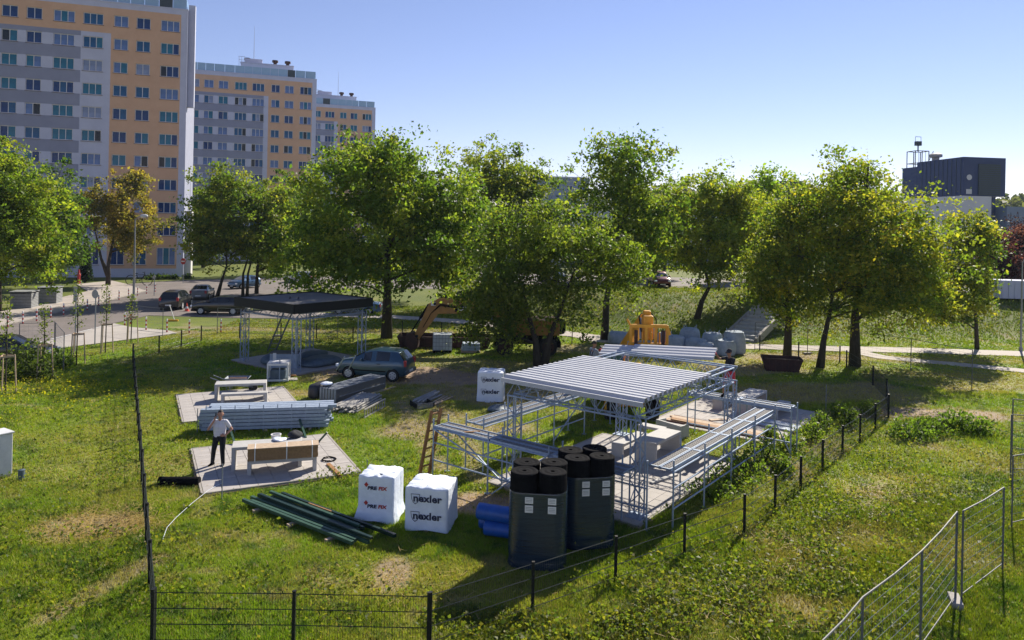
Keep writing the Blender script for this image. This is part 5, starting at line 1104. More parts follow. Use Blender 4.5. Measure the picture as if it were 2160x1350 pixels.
# ------------------------------------------------------------------ wrapped pallets with print
def shield(parent, loc, s, mt, rz):
    o = [(-.5, .5), (.5, .5), (.48, -.05), (.28, -.42), (.0, -.62), (-.25, -.42), (-.42, -.05)]; i = [(x * .89, y * .88 + .005) for x, y in o]; m = MB(); n = len(o)
    m.add([(x * s, 0, y * s) for x, y in o] + [(x * s, 0, y * s) for x, y in i], [(k, (k + 1) % n, n + (k + 1) % n, n + k) for k in range(n)]); return m.build('printed_shield', mt, parent, loc=loc, rz=rz)
def wrapped_pallet(label, loc, rz, w, d, h, skirt, seed, logo):
    gg = np.random.default_rng(seed); r = E('wrapped_pallet', label, 'pallet', (loc[0], loc[1], 0), rz, 'white wrapped pallets'); n = 72; vs = []; prof = [(1.0 + skirt, .02), (1.0 + skirt * .75, .10), (1.0 + skirt * .25, .22), (1.0, .34), (1.0, .55), (1.0, .8), (.995, .95), (.985, .985), (.95, 1.0), (.5, .998)]; ph = gg.random(6) * 6.28
    for i, (q, z) in enumerate(prof):
        for k in range(n):
            t = 2 * math.pi * (k + .5) / n; c, s = math.cos(t), math.sin(t); e = (abs(c) ** 26 + abs(s) ** 26) ** (-1 / 26)
            wob = 1 + (.010 * math.sin(7 * t + ph[0] + i * .3) + .008 * math.sin(13 * t + ph[1])) + (.05 * math.sin(9 * t + ph[2]) * skirt * 4 if i < 3 else 0)
            zz = z * h + (.03 * math.sin(3 * t + ph[3]) if i == 0 else 0) + (.012 * math.sin(9 * t + ph[4]) + .008 * gg.normal() if i >= 7 else 0)
            vs.append((w / 2 * q * e * c * wob, d / 2 * q * e * s * wob, zz))
    m = MB(); m.add(vs, [(i * n + k, i * n + (k + 1) % n, (i + 1) * n + (k + 1) % n, (i + 1) * n + k) for i in range(len(prof) - 1) for k in range(n)] + [tuple((len(prof) - 1) * n + k for k in range(n))]); m.build('wrapping', M['film'], r, smooth=True)
    m = MB()
    for k in (-1, 0, 1): m.box(k * w * .4, 0, .05, .1, d * .98, .1)
    m.build('pallet', M['plank'], r); y = -d / 2 * 1.028
    for z in ((.76, .36) if h < 1.4 else (.80, .42)):
        if logo == 'nexler':
            lt = lettering('nexler', .27 * w / 1.2, M['navy'], r, (w * .03, y - .004, h * z + .0), offset=.008, xs=1.12); nx = min(v.co.x for v in lt.data.vertices) + w * .03; shield(r, (nx + .050, y - .002, h * z - .008), .25 * w / 1.2, M['navy'], 0)
        else:
            lettering('PRE', .125, M['navy'], r, (-.10, y - .004, h * z - .02), offset=.006, xs=1.25, shear=.1); lettering('FIX', .125, M['redprint'], r, (.19, y - .004, h * z - .02), offset=.006, xs=1.25, shear=.1)
            m = MB(); m.add([(-.32, y - .004, h * z + .07), (-.26, y - .004, h * z + .14), (-.20, y - .004, h * z + .07), (-.26, y - .004, h * z)], [(0, 3, 2, 1)]); m.build('printed_mark', M['redprint'], r)
    return r
wrapped_pallet('white pallet printed nexler beside the blue rolls', Vector(G(910, 1105)), R(-10), 1.16, 1.1, 1.14, .02, 1, 'nexler')
wrapped_pallet('white pallet printed PREFIX next to the green tubes', Vector(G(803, 1087)), R(-8), 1.0, .95, 1.22, .16, 2, 'prefix')
wrapped_pallet('white pallet printed nexler far behind the pavilion corner', Vector(G(1036, 843)), R(-5), 1.18, 1.1, 1.36, .03, 3, 'nexler')
lumpy('blue_tarp', 'dark blue crumpled tarp at the foot of the far white pallet', 'tarp', (*G(1052, 868), 0), 0, [(.55, 0), (.5, .12), (.35, .22), (.1, .3), (.02, .3)], 14, M['tarp'], .14, seed=9)
r = E('jerry_can', 'small orange container behind the left scaffold walkway', 'container', (*G(1062, 884), 0)); m = MB(); m.box(0, 0, .16, .34, .2, .32, taper=.85); m.build('body', M['yellow'], r, bevel=.03); m = MB(); m.path([(-.1, 0, .32), (-.08, 0, .4), (.08, 0, .4), (.1, 0, .32)], .02, 6); m.build('handle', M['black'], r)
# ------------------------------------------------------------------ black rolls in film, blue rolls
def roll_bundle(label, loc, rz, h, rr, n2):
    r = E('roll_bundle', label, 'roll bundle', (loc[0], loc[1], 0), rz, 'bundles of black rolls'); pos = [(-1, -1), (1, -1), (-1, 1), (1, 1)]
    me = MB(); pr = [(rr * .96, .0)] + [(rr * (1 - .012 * (k % 2)), .02 + (h - .04) * k / 40) for k in range(41)] + [(rr * .95, h), (rr * .80, h + .005), (rr * .6, h - .008), (rr * .4, h + .004), (rr * .16, h - .004), (rr * .13, h - .06), (.004, h - .06)]
    me.lathe(pr, 20); R_ = me.mesh('roll', M['black'])
    for i, (a, b) in enumerate(pos): obj('roll', R_, r, (a * rr * 1.0, b * rr * 1.0, [0, .02, -.0, .03][i]), i)
    m = MB(); n = 56; N = 50; vs = []
    for j in range(N + 1):
        z = .03 + (h * .80) * j / N
        for k in range(n):
            t = 2 * math.pi * k / n; c, s = math.cos(t), math.sin(t); cx, cy = (rr if c > 0 else -rr), (rr if s > 0 else -rr)
            rad = rr + .010 + (.011 if j % 2 else 0) - .012 * math.exp(-((z / h - .1) / .03) ** 2)
            x, y = cx + rad * c, cy + rad * s; 
            if abs(c) < .12: x = (rad) * c * 8 * rr + 0 if False else x
            vs.append((x, y, z + .01 * math.sin(t + j * .4)))
    m.add(vs, [(j * n + k, j * n + (k + 1) % n, (j + 1) * n + (k + 1) % n, (j + 1) * n + k) for j in range(N) for k in range(n)]); m.build('stretch_film', M['stretch'], r, smooth=True)
    for x in (-rr * .55, rr * 1.05):
        for dz2 in (0, -.20):
            m = MB(); m.box(x, -2 * rr - .024, h * .74 + dz2, .19, .006, .17 if dz2 else .15); lb = m.build('paper_label', M['white'], r)
            m = MB()
            for q in range(3): m.box(x, -2 * rr - .029, h * .74 + dz2 + .04 - .035 * q, .14, .003, .012)
            m.build('label_print', M['lampgrey'], lb)
    return r
M['stretch'] = mat('dark_stretch_film', (.016, .034, .066), (.008, .018, .040), .2, scale=5, spec=.8, bump=.25, bscale=9, stretch=(.4, .4, 6))
roll_bundle('nearest bundle of tall black rolls in stretch film', (.78, 17.75), R(-6), 2.22, .335, 4)
roll_bundle('rear bundle of tall black rolls in stretch film', (2.02, 18.9), R(10), 2.22, .325, 4)
for i, (px, py, qx, qy, z, l) in enumerate(((1008, 1101, 1110, 1118, .34, 'blue film roll lying on top of the other two'), (1022, 1135, 1110, 1148, .0, 'lower blue film roll nearer the black bundles'), (1012, 1120, 1110, 1132, .0, 'lower blue film roll behind'))):
    a, b = Vector(G(px, py, z)), Vector(G(qx, qy, z)); d = b - a; m = MB(); R0 = .21 if i == 0 else .19
    m.lathe([(.04, 0), (R0 * .55, .015), (R0 * .9, .0), (R0, .03)] + [(R0 * (1 + .02 * math.sin(k * 1.7)), .06 + (d.length - .1) * k / 14) for k in range(15)] + [(R0 * .9, d.length), (.05, d.length)], 18, (0, 0, R0), axis='x'); tag(m.build('blue_roll', M['bluefilm'], None, smooth=True, loc=(a.x, a.y + .2, z + .01), rz=math.atan2(d.y, d.x)), l, 'film roll', 'blue film rolls')
# ------------------------------------------------------------------ cars
def wheel(parent, x, y, r, w, rimc, side):
    m = MB(); m.lathe([(r * .62, -w / 2), (r * .93, -w / 2), (r, -w * .32), (r, w * .32), (r * .93, w / 2), (r * .62, w / 2)], 22, (0, 0, 0), axis='y'); t = m.build('wheel', M['rubber'], parent, smooth=False, loc=(x, y, r))
    m = MB(); m.lathe([(r * .60, -w * .3), (r * .66, w * .505), (r * .60, w * .53), (r * .2, w * .51), (.03, w * .55)], 20, (0, 0, 0), axis='y'); o = m.build('rim', rimc, t, smooth=False)
    m = MB()
    for k in range(6):
        a = k * 1.0472 + .5; m.box(r * .43 * math.cos(a), w * .525, r * .43 * math.sin(a), r * .13, .014, r * .13)
    s = m.build('rim_opening', M['black'], t)
    if side < 0: t.rotation_euler = (0, 0, math.pi)
    return t
def car(label, loc, rz, paint, st, wb, rw, body_w, glass_rng, rims=None, group=None, name='car', plate=True):
    """st: stations from front (x = 0) to rear: (x, z_bottom, z_belt, z_top, half_belt, half_top)"""
    L = st[-1][0]; r = E(name, label, 'car', (loc[0], loc[1], float(H(*loc[:2])) + .03), rz, group); rings = []
    for x, zb, zl, zt, hb, ht in st:
        half = [(0, zb), (hb * .86, zb), (hb * .97, zb + .10), (hb * 1.0, (zb + zl) * .5 + .05), (hb * .985, zl - .06), (hb * .955, zl), (ht + .02, zt - .05), (ht - .06, zt - .012), (ht * .5, zt), (0, zt + .006)]
        rings.append([(x - L / 2, y, z) for y, z in half])
    N = len(rings[0]); body = MB(); glass = []
    def face(side, i, k):
        a = [rings[i][k], rings[i][k + 1], rings[i + 1][k + 1], rings[i + 1][k]]; a = [(p[0], p[1] * side, p[2]) for p in a]
        return a if side > 0 else a[::-1]
    for i in range(len(rings) - 1):
        for k in range(N - 1):
            kind = None
            tall = min(st[i][3] - st[i][2], st[i + 1][3] - st[i + 1][2])
            if k == 5 and i in glass_rng['side']: kind = 'side_window'
            if k in (6, 7, 8) and i in glass_rng['front']: kind = 'windscreen'
            if k in (6, 7, 8) and i in glass_rng['rear']: kind = 'rear_window'
            if k == 5 and (i in glass_rng['front'] or i in glass_rng['rear']) and i not in glass_rng['side']: kind = None
            for s in (1, -1):
                f = face(s, i, k)
                if kind: glass.append((kind, i, s, f))
                body.add(f, [(0, 1, 2, 3)])
    n = len(rings)
    for e, rev in ((0, False), (n - 1, True)):
        pts = [(p[0], p[1], p[2]) for p in rings[e]] + [(p[0], -p[1], p[2]) for p in rings[e][::-1]]; body.add(pts if not rev else pts[::-1], [tuple(range(len(pts)))])
    bo = body.build('body', paint, r, smooth=True)
    import bmesh
    bm = bmesh.new(); bm.from_mesh(bo.data); bmesh.ops.remove_doubles(bm, verts=bm.verts, dist=.004); bmesh.ops.recalc_face_normals(bm, faces=bm.faces); bm.to_mesh(bo.data); bm.free()
    es = bo.modifiers.new('edge', 'EDGE_SPLIT'); es.split_angle = R(38)
    byk = {}
    for kind, i, s, f in glass:
        key = (kind, s if kind == 'side_window' else 0, i if kind == 'side_window' else 0); byk.setdefault(key, []).append(f)
    for (kind, s, i), fl in byk.items():
        m = MB()
        for f in fl:
            c = sum((Vector(p) for p in f), Vector()) / 4; nn = (Vector(f[1]) - Vector(f[0])).cross(Vector(f[3]) - Vector(f[0])); nn = nn.normalized() if nn.length > 1e-9 else Vector((0, 0, 1))
            if nn.dot(c - Vector((0, 0, .7))) < 0: nn = -nn
            sh = .90 if kind == 'side_window' else .97
            m.add([Vector(p) * sh + c * (1 - sh) + nn * .008 for p in f], [(0, 1, 2, 3)])
        m.build(kind, M['glass'], r, smooth=False, fixn=False)
    for x in wb:
        for s in (1, -1):
            m = MB(); m.lathe([(rw * 1.13, -.03), (rw * 1.13, .03)], 22, (x - L / 2, s * (body_w - .035), rw * 1.02), axis='y'); m.build('wheel_arch', M['black'], r)
            wheel(r, x - L / 2, s * (body_w - .07), rw, .19, rims or M['hubcap'], s)
    fx, rx = -L / 2, L / 2; zb = st[0][2]
    for s in (1, -1):
        m = MB(); m.box(fx + .10, s * body_w * .70, st[1][2] - .10, .22, .34, .15, rz=s * .5); m.build('headlight', M['film'], r, bevel=.03)
        m = MB(); m.box(rx - .045, s * body_w * .80, st[-2][2] - .10, .12, .20, .30); m.build('tail_light', M['redprint'], r, bevel=.03)
        mi = glass_rng['mirror']; m = MB(); m.box(mi - L / 2, s * (body_w + .08), st[glass_rng['side'][0]][2] + .06, .12, .2, .13); m.build('wing_mirror', paint, r, bevel=.03)
        m = MB(); m.box(glass_rng['handle'] - L / 2, s * (body_w * .995), st[glass_rng['side'][0]][2] - .13, .18, .03, .03); m.build('door_handle', M['black'], r)
        m = MB(); m.box(0, s * (body_w * 1.0), .48, L * .46, .025, .05); m.build('rubbing_strip', M['black'], r)
    m = MB(); m.box(fx + .04, 0, .34, .12, body_w * 1.5, .16); m.build('grille', M['black'], r); 
    m = MB(); m.box(rx - .0, 0, .42, .1, body_w * 1.8, .2); m.build('bumper', paint, r, bevel=.03)
    if plate: m = MB(); m.box(rx + .055, 0, .48, .01, .5, .11); m.build('number_plate', M['white'], r); m = MB(); m.box(fx - .03, 0, .34, .01, .5, .11); m.build('number_plate', M['white'], r)
    return r
def stn_hatch(L=3.75, h=1.5, w=.84): return [(0, .30, .62, .66, w * .62, w * .50), (.10, .22, .74, .80, w * .86, w * .72), (.42, .20, .90, .96, w * .95, w * .80), (.80, .20, .96, 1.04, w * .98, w * .80), (1.50, .20, .97, h - .13, w, w * .70), (1.95, .20, .96, h - .02, w, w * .70), (2.06, .20, .965, h - .005, w, w * .71), (2.15, .20, .97, h, w, w * .71), (2.95, .20, 1.0, h - .02, w, w * .70), (3.05, .20, 1.01, h - .03, w, w * .69), (3.36, .21, 1.03, h - .09, w * .99, w * .67), (3.66, .26, 1.0, 1.06, w * .95, w * .80), (3.75, .34, .80, .86, w * .86, w * .78)]
M['hubcap'] = mat('silver_hubcap', (.55, .56, .58), None, .35, .2)
HG = dict(side=[4, 5, 7], front=[3], rear=[10], mirror=1.45, handle=2.35)
def paint(name, c): return mat(name, c, tuple(x * .85 for x in c), .32, .35, scale=2, coat=.8)
M['carblue'] = paint('blue_grey_car_paint', (.028, .080, .130)); M['carblack'] = paint('black_car_paint', (.008, .009, .012)); M['carsilver'] = paint('silver_car_paint', (.20, .21, .22)); M['carlblue'] = paint('light_blue_car_paint', (.06, .14, .26)); M['carwhite'] = paint('white_car_paint', (.55, .56, .58)); M['carred'] = paint('dark_red_car_paint', (.14, .015, .015))
HG['side'] = [4, 7]
p = G(785, 803); car('blue grey three door hatchback parked on the grass', (p[0] + .05, p[1] + .75), R(-12), M['carblue'], stn_hatch(3.85, 1.52, .86), (.72, 3.12), .30, .86, HG)
def stn_sedan(L=4.5, h=1.44, w=.88): return [(0, .30, .58, .62, w * .66, w * .5), (.12, .22, .66, .72, w * .9, w * .7), (.6, .20, .82, .88, w * .97, w * .78), (1.25, .20, .90, .96, w, w * .78), (1.95, .20, .93, h - .06, w, w * .70), (2.3, .2, .94, h, w, w * .70), (2.42, .2, .945, h, w, w * .7), (3.1, .2, .96, h - .04, w, w * .69), (3.75, .2, .98, 1.06, w * .98, w * .74), (4.35, .24, .94, 1.0, w * .93, w * .76), (4.5, .34, .78, .84, w * .85, w * .74)]
SG = dict(side=[4, 6], front=[3], rear=[7], mirror=1.75, handle=2.6)
def stn_suv(L=4.5, h=1.65, w=.91): return [(0, .34, .70, .76, w * .66, w * .5), (.12, .26, .80, .86, w * .9, w * .7), (.6, .24, .98, 1.04, w * .97, w * .8), (1.2, .24, 1.03, 1.10, w, w * .8), (1.8, .24, 1.06, h - .08, w, w * .74), (2.2, .24, 1.07, h, w, w * .74), (2.32, .24, 1.07, h, w, w * .74), (3.2, .24, 1.09, h - .01, w, w * .73), (3.32, .24, 1.1, h - .02, w, w * .73), (4.0, .24, 1.12, h - .07, w, w * .70), (4.38, .28, 1.08, 1.14, w * .96, w * .82), (4.5, .36, .86, .92, w * .9, w * .8)]
VG = dict(side=[4, 6, 8], front=[3], rear=[9], mirror=1.55, handle=2.5)
p = G(372, 650); car('black estate car parked nearest along the left road', p, R(-82), M['carblack'], stn_suv(), (.85, 3.55), .34, .91, VG, group='cars on the street')
p = G(427, 630); car('dark silver saloon parked behind the black estate', p, R(-78), M['carsilver'], stn_sedan(), (.85, 3.5), .31, .88, SG, group='cars on the street')
p = G(458, 664); car('long black car parked sideways beside the canopy', (p[0] + .1, p[1] + .6), R(2), M['carblack'], [(x * 1.02, *q) for x, *q in stn_suv(h=1.5)], (.9, 3.6), .32, .91, VG, group='cars on the street')
p = G(515, 608); car('light blue hatchback driving behind the street trees', p, R(62), M['carlblue'], stn_hatch(4.0, 1.5, .87), (.75, 3.15), .30, .87, HG, group='cars on the street')
p = G(632, 596); car('small white car at the far road turning', p, R(-6), M['carwhite'], stn_hatch(3.9, 1.5, .86), (.72, 3.1), .30, .86, HG, group='cars on the street')
p = G(22, 772); car('dark car at the left picture edge behind the bush', (p[0] - .9, p[1] + 1.2), R(-165), M['carblack'], stn_sedan(), (.85, 3.5), .31, .88, SG, group='cars on the street')
p = G(752, 662); car('dark car seen under the black canopy roof', p, R(0), M['carlblue'], stn_sedan(), (.85, 3.5), .31, .88, SG, group='cars on the street')
for i, (x, y, c, l) in enumerate(((14.5, 72, 'carred', 'dark red car parked above the grass bank'), (10.6, 73.5, 'carsilver', 'silver car parked above the grass bank'), (4.5, 76, 'carwhite', 'white car parked behind the forked tree'), (-.5, 78, 'carblack', 'black car parked behind the big maple'))):
    car(l, (x, y), R(90 + 6 * i), M[c], stn_hatch(3.9, 1.48, .86), (.72, 3.1), .30, .86, HG, group='cars in the car park behind the trees')
# ------------------------------------------------------------------ wheeled excavator
ex = E('wheeled_excavator', 'tan CAT wheeled excavator half hidden behind the forked tree', 'excavator', (*G(1110, 752), 0), 0); ex.location.y += 1.4
EY = ex.location.y; EX = ex.location.x
def epart(name, mt, f, bevel=.02, parent=ex): m = MB(); f(m); return m.build(name, mt, parent, bevel=bevel)
epart('chassis', M['black'], lambda m: (m.box(0, 0, .85, 4.0, 1.1, .45), m.box(-1.9, 0, .7, .3, 2.2, .35), m.box(2.0, 0, .7, .3, 2.2, .35)))
for x in (-1.35, 1.35):
    for s in (1, -1): wheel(ex, x, s * 1.05, .56, .5, M['rust'], s)
epart('turntable', M['black'], lambda m: m.lathe([(.8, 1.05), (.8, 1.25)], 20))
epart('upper_body', M['tan'], lambda m: (m.box(.9, 0, 1.75, 2.3, 2.4, .95), m.box(-.6, -.75, 1.6, 1.0, .8, .7)), .06)
epart('counterweight', M['black'], lambda m: m.lathe([(1.15, 1.3), (1.2, 1.5), (1.2, 2.0), (1.1, 2.15)], 20, (1.3, 0, 0)))
cb_ = epart('cab', M['tan'], lambda m: (m.box(-.75, .75, 2.0, 1.5, .9, 1.3, taper=.94), m.box(-.75, .75, 2.95, 1.5, .9, .08)), .04)
epart('cab_window', M['glass'], lambda m: (m.box(-.75, .29, 2.35, 1.1, .02, .8), m.box(-1.49, .75, 2.3, .02, .75, .9), m.box(-.75, 1.21, 2.35, 1.1, .02, .8)), 0)
def beam(m, pts, w, y): 
    for i in range(len(pts) - 1): m.bar((pts[i][0], y, pts[i][1]), (pts[i + 1][0], y, pts[i + 1][1]), w, (pts[i][2] + pts[i + 1][2]) / 2)
k_ = EY / F_PX
elb = Vector(P(922, 628, EY - .3)); tip = Vector(P(872, 706, EY - .3)); root = Vector((EX - .2, 0, 1.7))
bx = lambda px, py: ((P(px, py, EY)[0] - EX), P(px, py, EY)[2])
up_ = [bx(912, 637), bx(928, 628), bx(1030, 634), bx(1062, 660), bx(1108, 690), bx(1100, 712), bx(1052, 690), bx(1022, 660), bx(922, 661)]
bo_ = MB(); bo_.prism(up_, -.25, .25, 'y'); boom = bo_.build('boom', M['tan'], ex, bevel=.02, fixn=True)
so = [bx(905, 640), bx(924, 634), bx(925, 661), bx(884, 716), bx(874, 719), bx(874, 708)]
bo_ = MB(); bo_.prism(so, -.2, .2, 'y'); bo_.build('stick', M['tan'], ex, bevel=.02, fixn=True)
a, b = bx(905, 642), bx(868, 700); m = MB(); m.tube((a[0], -.05, a[1]), ((a[0] + b[0]) / 2, -.05, (a[1] + b[1]) / 2), .085, 8); m.tube(((a[0] + b[0]) / 2, -.05, (a[1] + b[1]) / 2), (b[0], -.05, b[1]), .045, 8); m.build('bucket_cylinder', M['black'], ex)
a, b = bx(930, 628), bx(1000, 631); m = MB(); m.tube((a[0], 0, a[1] + .05), (b[0], 0, b[1] + .12), .08, 8); m.build('stick_cylinder', M['black'], ex)
bo_ = MB(); bo_.prism([bx(858, 704), bx(872, 700), bx(884, 716), bx(882, 732), bx(868, 736), bx(856, 724)], -.5, .5, 'y'); bo_.build('bucket', M['rust'], ex, bevel=.02, fixn=True)
d1 = [bx(960, 651), bx(972, 641), bx(992, 641), bx(984, 657), bx(960, 657)]; bo_ = MB(); bo_.add([(x, -.256, z) for x, z in d1], [tuple(range(5))]); bo_.build('printed_panel', M['black'], boom)
d2 = bx(977, 651); lettering('CAT', .34, M['white'], boom, (d2[0], -.262, d2[1]), offset=.012, xs=.95)
d3 = bx(915, 640); m = MB(); m.box(d3[0], -.256, d3[1], .30, .004, .24); m.build('sticker', M['white'], boom)
for k_ in range(3):
    p0, p1 = bx(1060, 676 + 3 * k_), bx(1000, 650); p2 = bx(930, 640 + 2 * k_); m = MB(); m.path([(p0[0], -.3, p0[1]), (p1[0], -.34, p1[1] - .1), (p2[0], -.3, p2[1]), (bx(910, 660)[0], -.3, bx(910, 660)[1]), (bx(893, 690)[0], -.25, bx(893, 690)[1])], .022, 5); m.build('hydraulic_hose', M['black'], ex)
a, b = bx(1075, 700), bx(1035, 668); m = MB(); m.tube((a[0], -.32, a[1] - .3), (b[0], -.32, b[1]), .09, 8); m.build('boom_cylinder', M['galvd'], ex)
for p0 in (bx(918, 640), bx(1040, 668), bx(880, 708)): m = MB(); m.lathe([(.09, -.3), (.09, .3)], 10, (p0[0], 0, p0[1]), axis='y'); m.build('pivot_pin', M['blackcoat'], ex)
# ------------------------------------------------------------------ yellow telehandler behind the pavilion
tx, ty = 5.15, 32.0; th = E('telehandler', 'orange yellow telehandler with raised fork carriage behind the pavilion', 'telehandler', (tx, ty, 0), 0)
def tpart(name, mt, f, bevel=.02): m = MB(); f(m); return m.build(name, mt, th, bevel=bevel)
tpart('chassis', M['yellow'], lambda m: (m.box(0, 1.2, .85, 1.1, 4.2, .5), m.box(0, -.9, .72, 1.2, .5, .4), m.box(0, -1.0, 1.05, 1.7, .3, .55)), .05)
for y in (-1.2, 2.2):
    for s in (1, -1):
        o = wheel(th, s * .88, y, .58, .42, M['yellow'], 1); o.rotation_euler = (0, 0, math.pi / 2 * (-s))
tpart('engine_cover', M['yellow'], lambda m: m.box(.72, 1.6, 1.35, .8, 2.2, .7), .06)
tpart('cab', M['blackcoat'], lambda m: (m.box(-.62, .6, 1.45, .85, 1.5, .9), m.box(-.62, .6, 2.65, .9, 1.55, .08), m.bar((-1.02, -.13, 1.9), (-1.0, -.1, 2.62), .07, .07), m.bar((-.22, -.13, 1.9), (-.24, -.1, 2.62), .07, .07), m.bar((-1.02, 1.33, 1.9), (-1.0, 1.3, 2.62), .07, .07), m.bar((-.22, 1.33, 1.9), (-.24, 1.3, 2.62), .07, .07)), .02)
M['cabglass'] = mat('green_cab_glass', (.05, .14, .13), None, .08, spec=.8)
tpart('cab_window', M['cabglass'], lambda m: (m.box(-.62, -.1, 2.25, .74, .02, .7), m.box(-.20, .6, 2.25, .02, 1.35, .7), m.box(-1.03, .6, 2.25, .02, 1.35, .7)), 0)
tz = lambda py: P(1375, py, 29.4)[2]
bx0 = P(1375, 700, 29.4)[0] - tx
tpart('boom', M['yellow'], lambda m: (m.bar((.1, 3.2, 1.9), (bx0, -1.2, 4.25), .42, .46), m.bar((.1, 3.2, 1.9), (.1, 3.3, 1.2), .5, .5)), .03)
tpart('boom_head', M['yellow'], lambda m: (m.box(bx0, -1.6, 3.95, .42, .5, 1.0), m.box(bx0, -1.45, 4.5, .3, .3, .26)), .05)
def carriage(m):
    m.bar((bx0 - .72, -2.0, 4.05), (bx0 + .72, -2.0, 4.05), .12, .14); m.bar((bx0 - .85, -2.0, 3.30), (bx0 + .72, -2.0, 3.30), .14, .14)
    for x in (-.74, -.12, .28, .74): m.bar((bx0 + x, -2.0, 3.3), (bx0 + x, -2.0, 4.1), .08, .12)
    for x in (-.26, .1, .45): m.bar((bx0 + x, -1.95, 3.3), (bx0 + x, -1.95, 3.8), .05, .06)
    m.bar((bx0 - .78, -2.0, 4.1), (bx0 - .90, -1.95, 4.32), .05, .08); m.bar((bx0 + .74, -2.0, 4.05), (bx0 + .86, -2.0, 3.7), .06, .1)
tpart('fork_carriage', M['yellow'], carriage, .015)
for x in (-.55, .55): tpart('fork', M['rust'], lambda m: (m.box(bx0 + x, -2.14, 3.55, .14, .07, .7), m.box(bx0 + x, -2.6, 3.18, .14, .9, .06)), .01)
for s_ in (-1, 1): tpart('tilt_cylinder', M['galv'], lambda m: m.tube((bx0 + s_ * .28, -1.7, 3.5), (bx0 + s_ * .24, -1.3, 4.3), .05, 8), 0)
tpart('hydraulic_hose', M['black'], lambda m: (m.path([(bx0 - .2, -1.3, 4.5), (bx0 - .35, -1.6, 4.4), (bx0 - .3, -1.9, 3.8)], .025, 6), m.path([(bx0 + .2, -1.3, 4.5), (bx0 + .36, -1.6, 4.3), (bx0 + .3, -1.9, 3.7)], .025, 6)), 0)
tpart('lift_cylinder', M['galv'], lambda m: m.tube((.1, 1.2, 1.2), (.15, .6, 3.0), .08, 8), 0)
for s_ in (-1, 1): tpart('work_light', M['white'], lambda m: m.box(-.62 + s_ * .3, -.2, 2.74, .16, .1, .12), .02)
for s_ in (-1, 1): tpart('mudguard', M['black'], lambda m: m.path([(s_ * .88, -1.85, .7), (s_ * .88, -1.7, 1.1), (s_ * .88, -1.2, 1.25), (s_ * .88, -.7, 1.1)], .08, 6), 0)
# ------------------------------------------------------------------ bulk bags, tank, packs, skips
def bulk_bag(px, py, w, h, label, seed, full=True):
    x, y = G(px, py); o = lumpy('bulk_bag', label, 'bulk bag', (x, y + .4, 0), .2 * seed, [(w * .46, 0), (w * .54, .06 * h), (w * .56, .3 * h), (w * .55, .62 * h), (w * .52, .84 * h), (w * .47, .93 * h), (w * .50, h) if full else (w * .2, .98 * h), (w * .42, 1.0 * h) if full else (w * .05, h)], 16, M['bag'], .045, 'blue white bulk bags', seed=seed, square=.55) if False else lumpy('bulk_bag', label, 'bulk bag', (x, y + .4, 0), .2 * seed, [(w * .46, 0), (w * .54, .06 * h), (w * .56, .3 * h), (w * .55, .62 * h), (w * .52, .84 * h), (w * .47, .93 * h)] + ([(w * .50, h), (w * .42, h * .99), (w * .2, h * .94)] if full else [(w * .25, .98 * h), (w * .05, h)]), 16, M['bag'], .045, group='bulk bags behind the pavilion', seed=seed, square=.5)
    r = o; m = MB()
    for a in range(4):
        t = a * 1.57 + .785; m.path([(w * .40 * math.cos(t), w * .40 * math.sin(t), h * .93), (w * .46 * math.cos(t + .2), w * .46 * math.sin(t + .2), h * 1.12), (w * .40 * math.cos(t + .45), w * .40 * math.sin(t + .45), h * .93)], .02, 4)
    m.build('lifting_loop', M['bag'], r); return o
bulk_bag(1553, 748, 1.15, 1.45, 'tallest upright bulk bag at the right end of the row', 1)
bulk_bag(1532, 752, 1.1, 1.0, 'bulk bag right beside the tallest one', 2); bulk_bag(1505, 738, 1.1, 1.15, 'bulk bag behind the crooked trunk', 3, False); bulk_bag(1471, 742, 1.2, .85, 'low slumped bulk bag in the middle of the row', 4, False); bulk_bag(1458, 732, 1.2, 1.3, 'peaked bulk bag with loose top flaps', 5, False); bulk_bag(1428, 740, 1.1, 1.0, 'bulk bag just right of the yellow fork carriage', 6, False); bulk_bag(1308, 727, 1.5, .85, 'lone wide bulk bag left of the yellow machine', 7, False); bulk_bag(1492, 748, 1.0, .75, 'small front bulk bag in the row', 8, False); bulk_bag(1405, 730, 1.0, .9, 'bulk bag hidden behind the fork carriage', 9, False)
ib = E('ibc_tank', 'white caged liquid tank under the excavator boom', 'tank', (*G(931, 746), 0), .1); ib.location.y += .5
m = MB(); m.box(0, 0, .68, 1.14, .96, 1.0); m.lathe([(.12, 1.18), (.12, 1.24)], 12); m.build('tank', M['ibc'], ib, bevel=.08)
m = MB()
for k in range(7): m.tube((-.58 + .193 * k, -.50, .18), (-.58 + .193 * k, -.50, 1.2), .012, 5); m.tube((-.58 + .193 * k, .50, .18), (-.58 + .193 * k, .50, 1.2), .012, 5)
for k in range(5):
    z = .22 + .24 * k
    for a, b in (((-.59, -.5), (.59, -.5)), ((.59, -.5), (.59, .5)), ((.59, .5), (-.59, .5)), ((-.59, .5), (-.59, -.5))): m.tube((*a, z), (*b, z), .012, 5)
for k in range(5): m.tube((.59, -.5 + .25 * k, .18), (.59, -.5 + .25 * k, 1.2), .012, 5); m.tube((-.59, -.5 + .25 * k, .18), (-.59, -.5 + .25 * k, 1.2), .012, 5)
m.build('cage', M['galvd'], ib)
m = MB(); m.box(0, 0, .14, 1.2, 1.0, .04)
for x in (-.5, 0, .5): m.box(x, 0, .06, .12, 1.0, .12)
m.build('pallet', M['black'], ib)
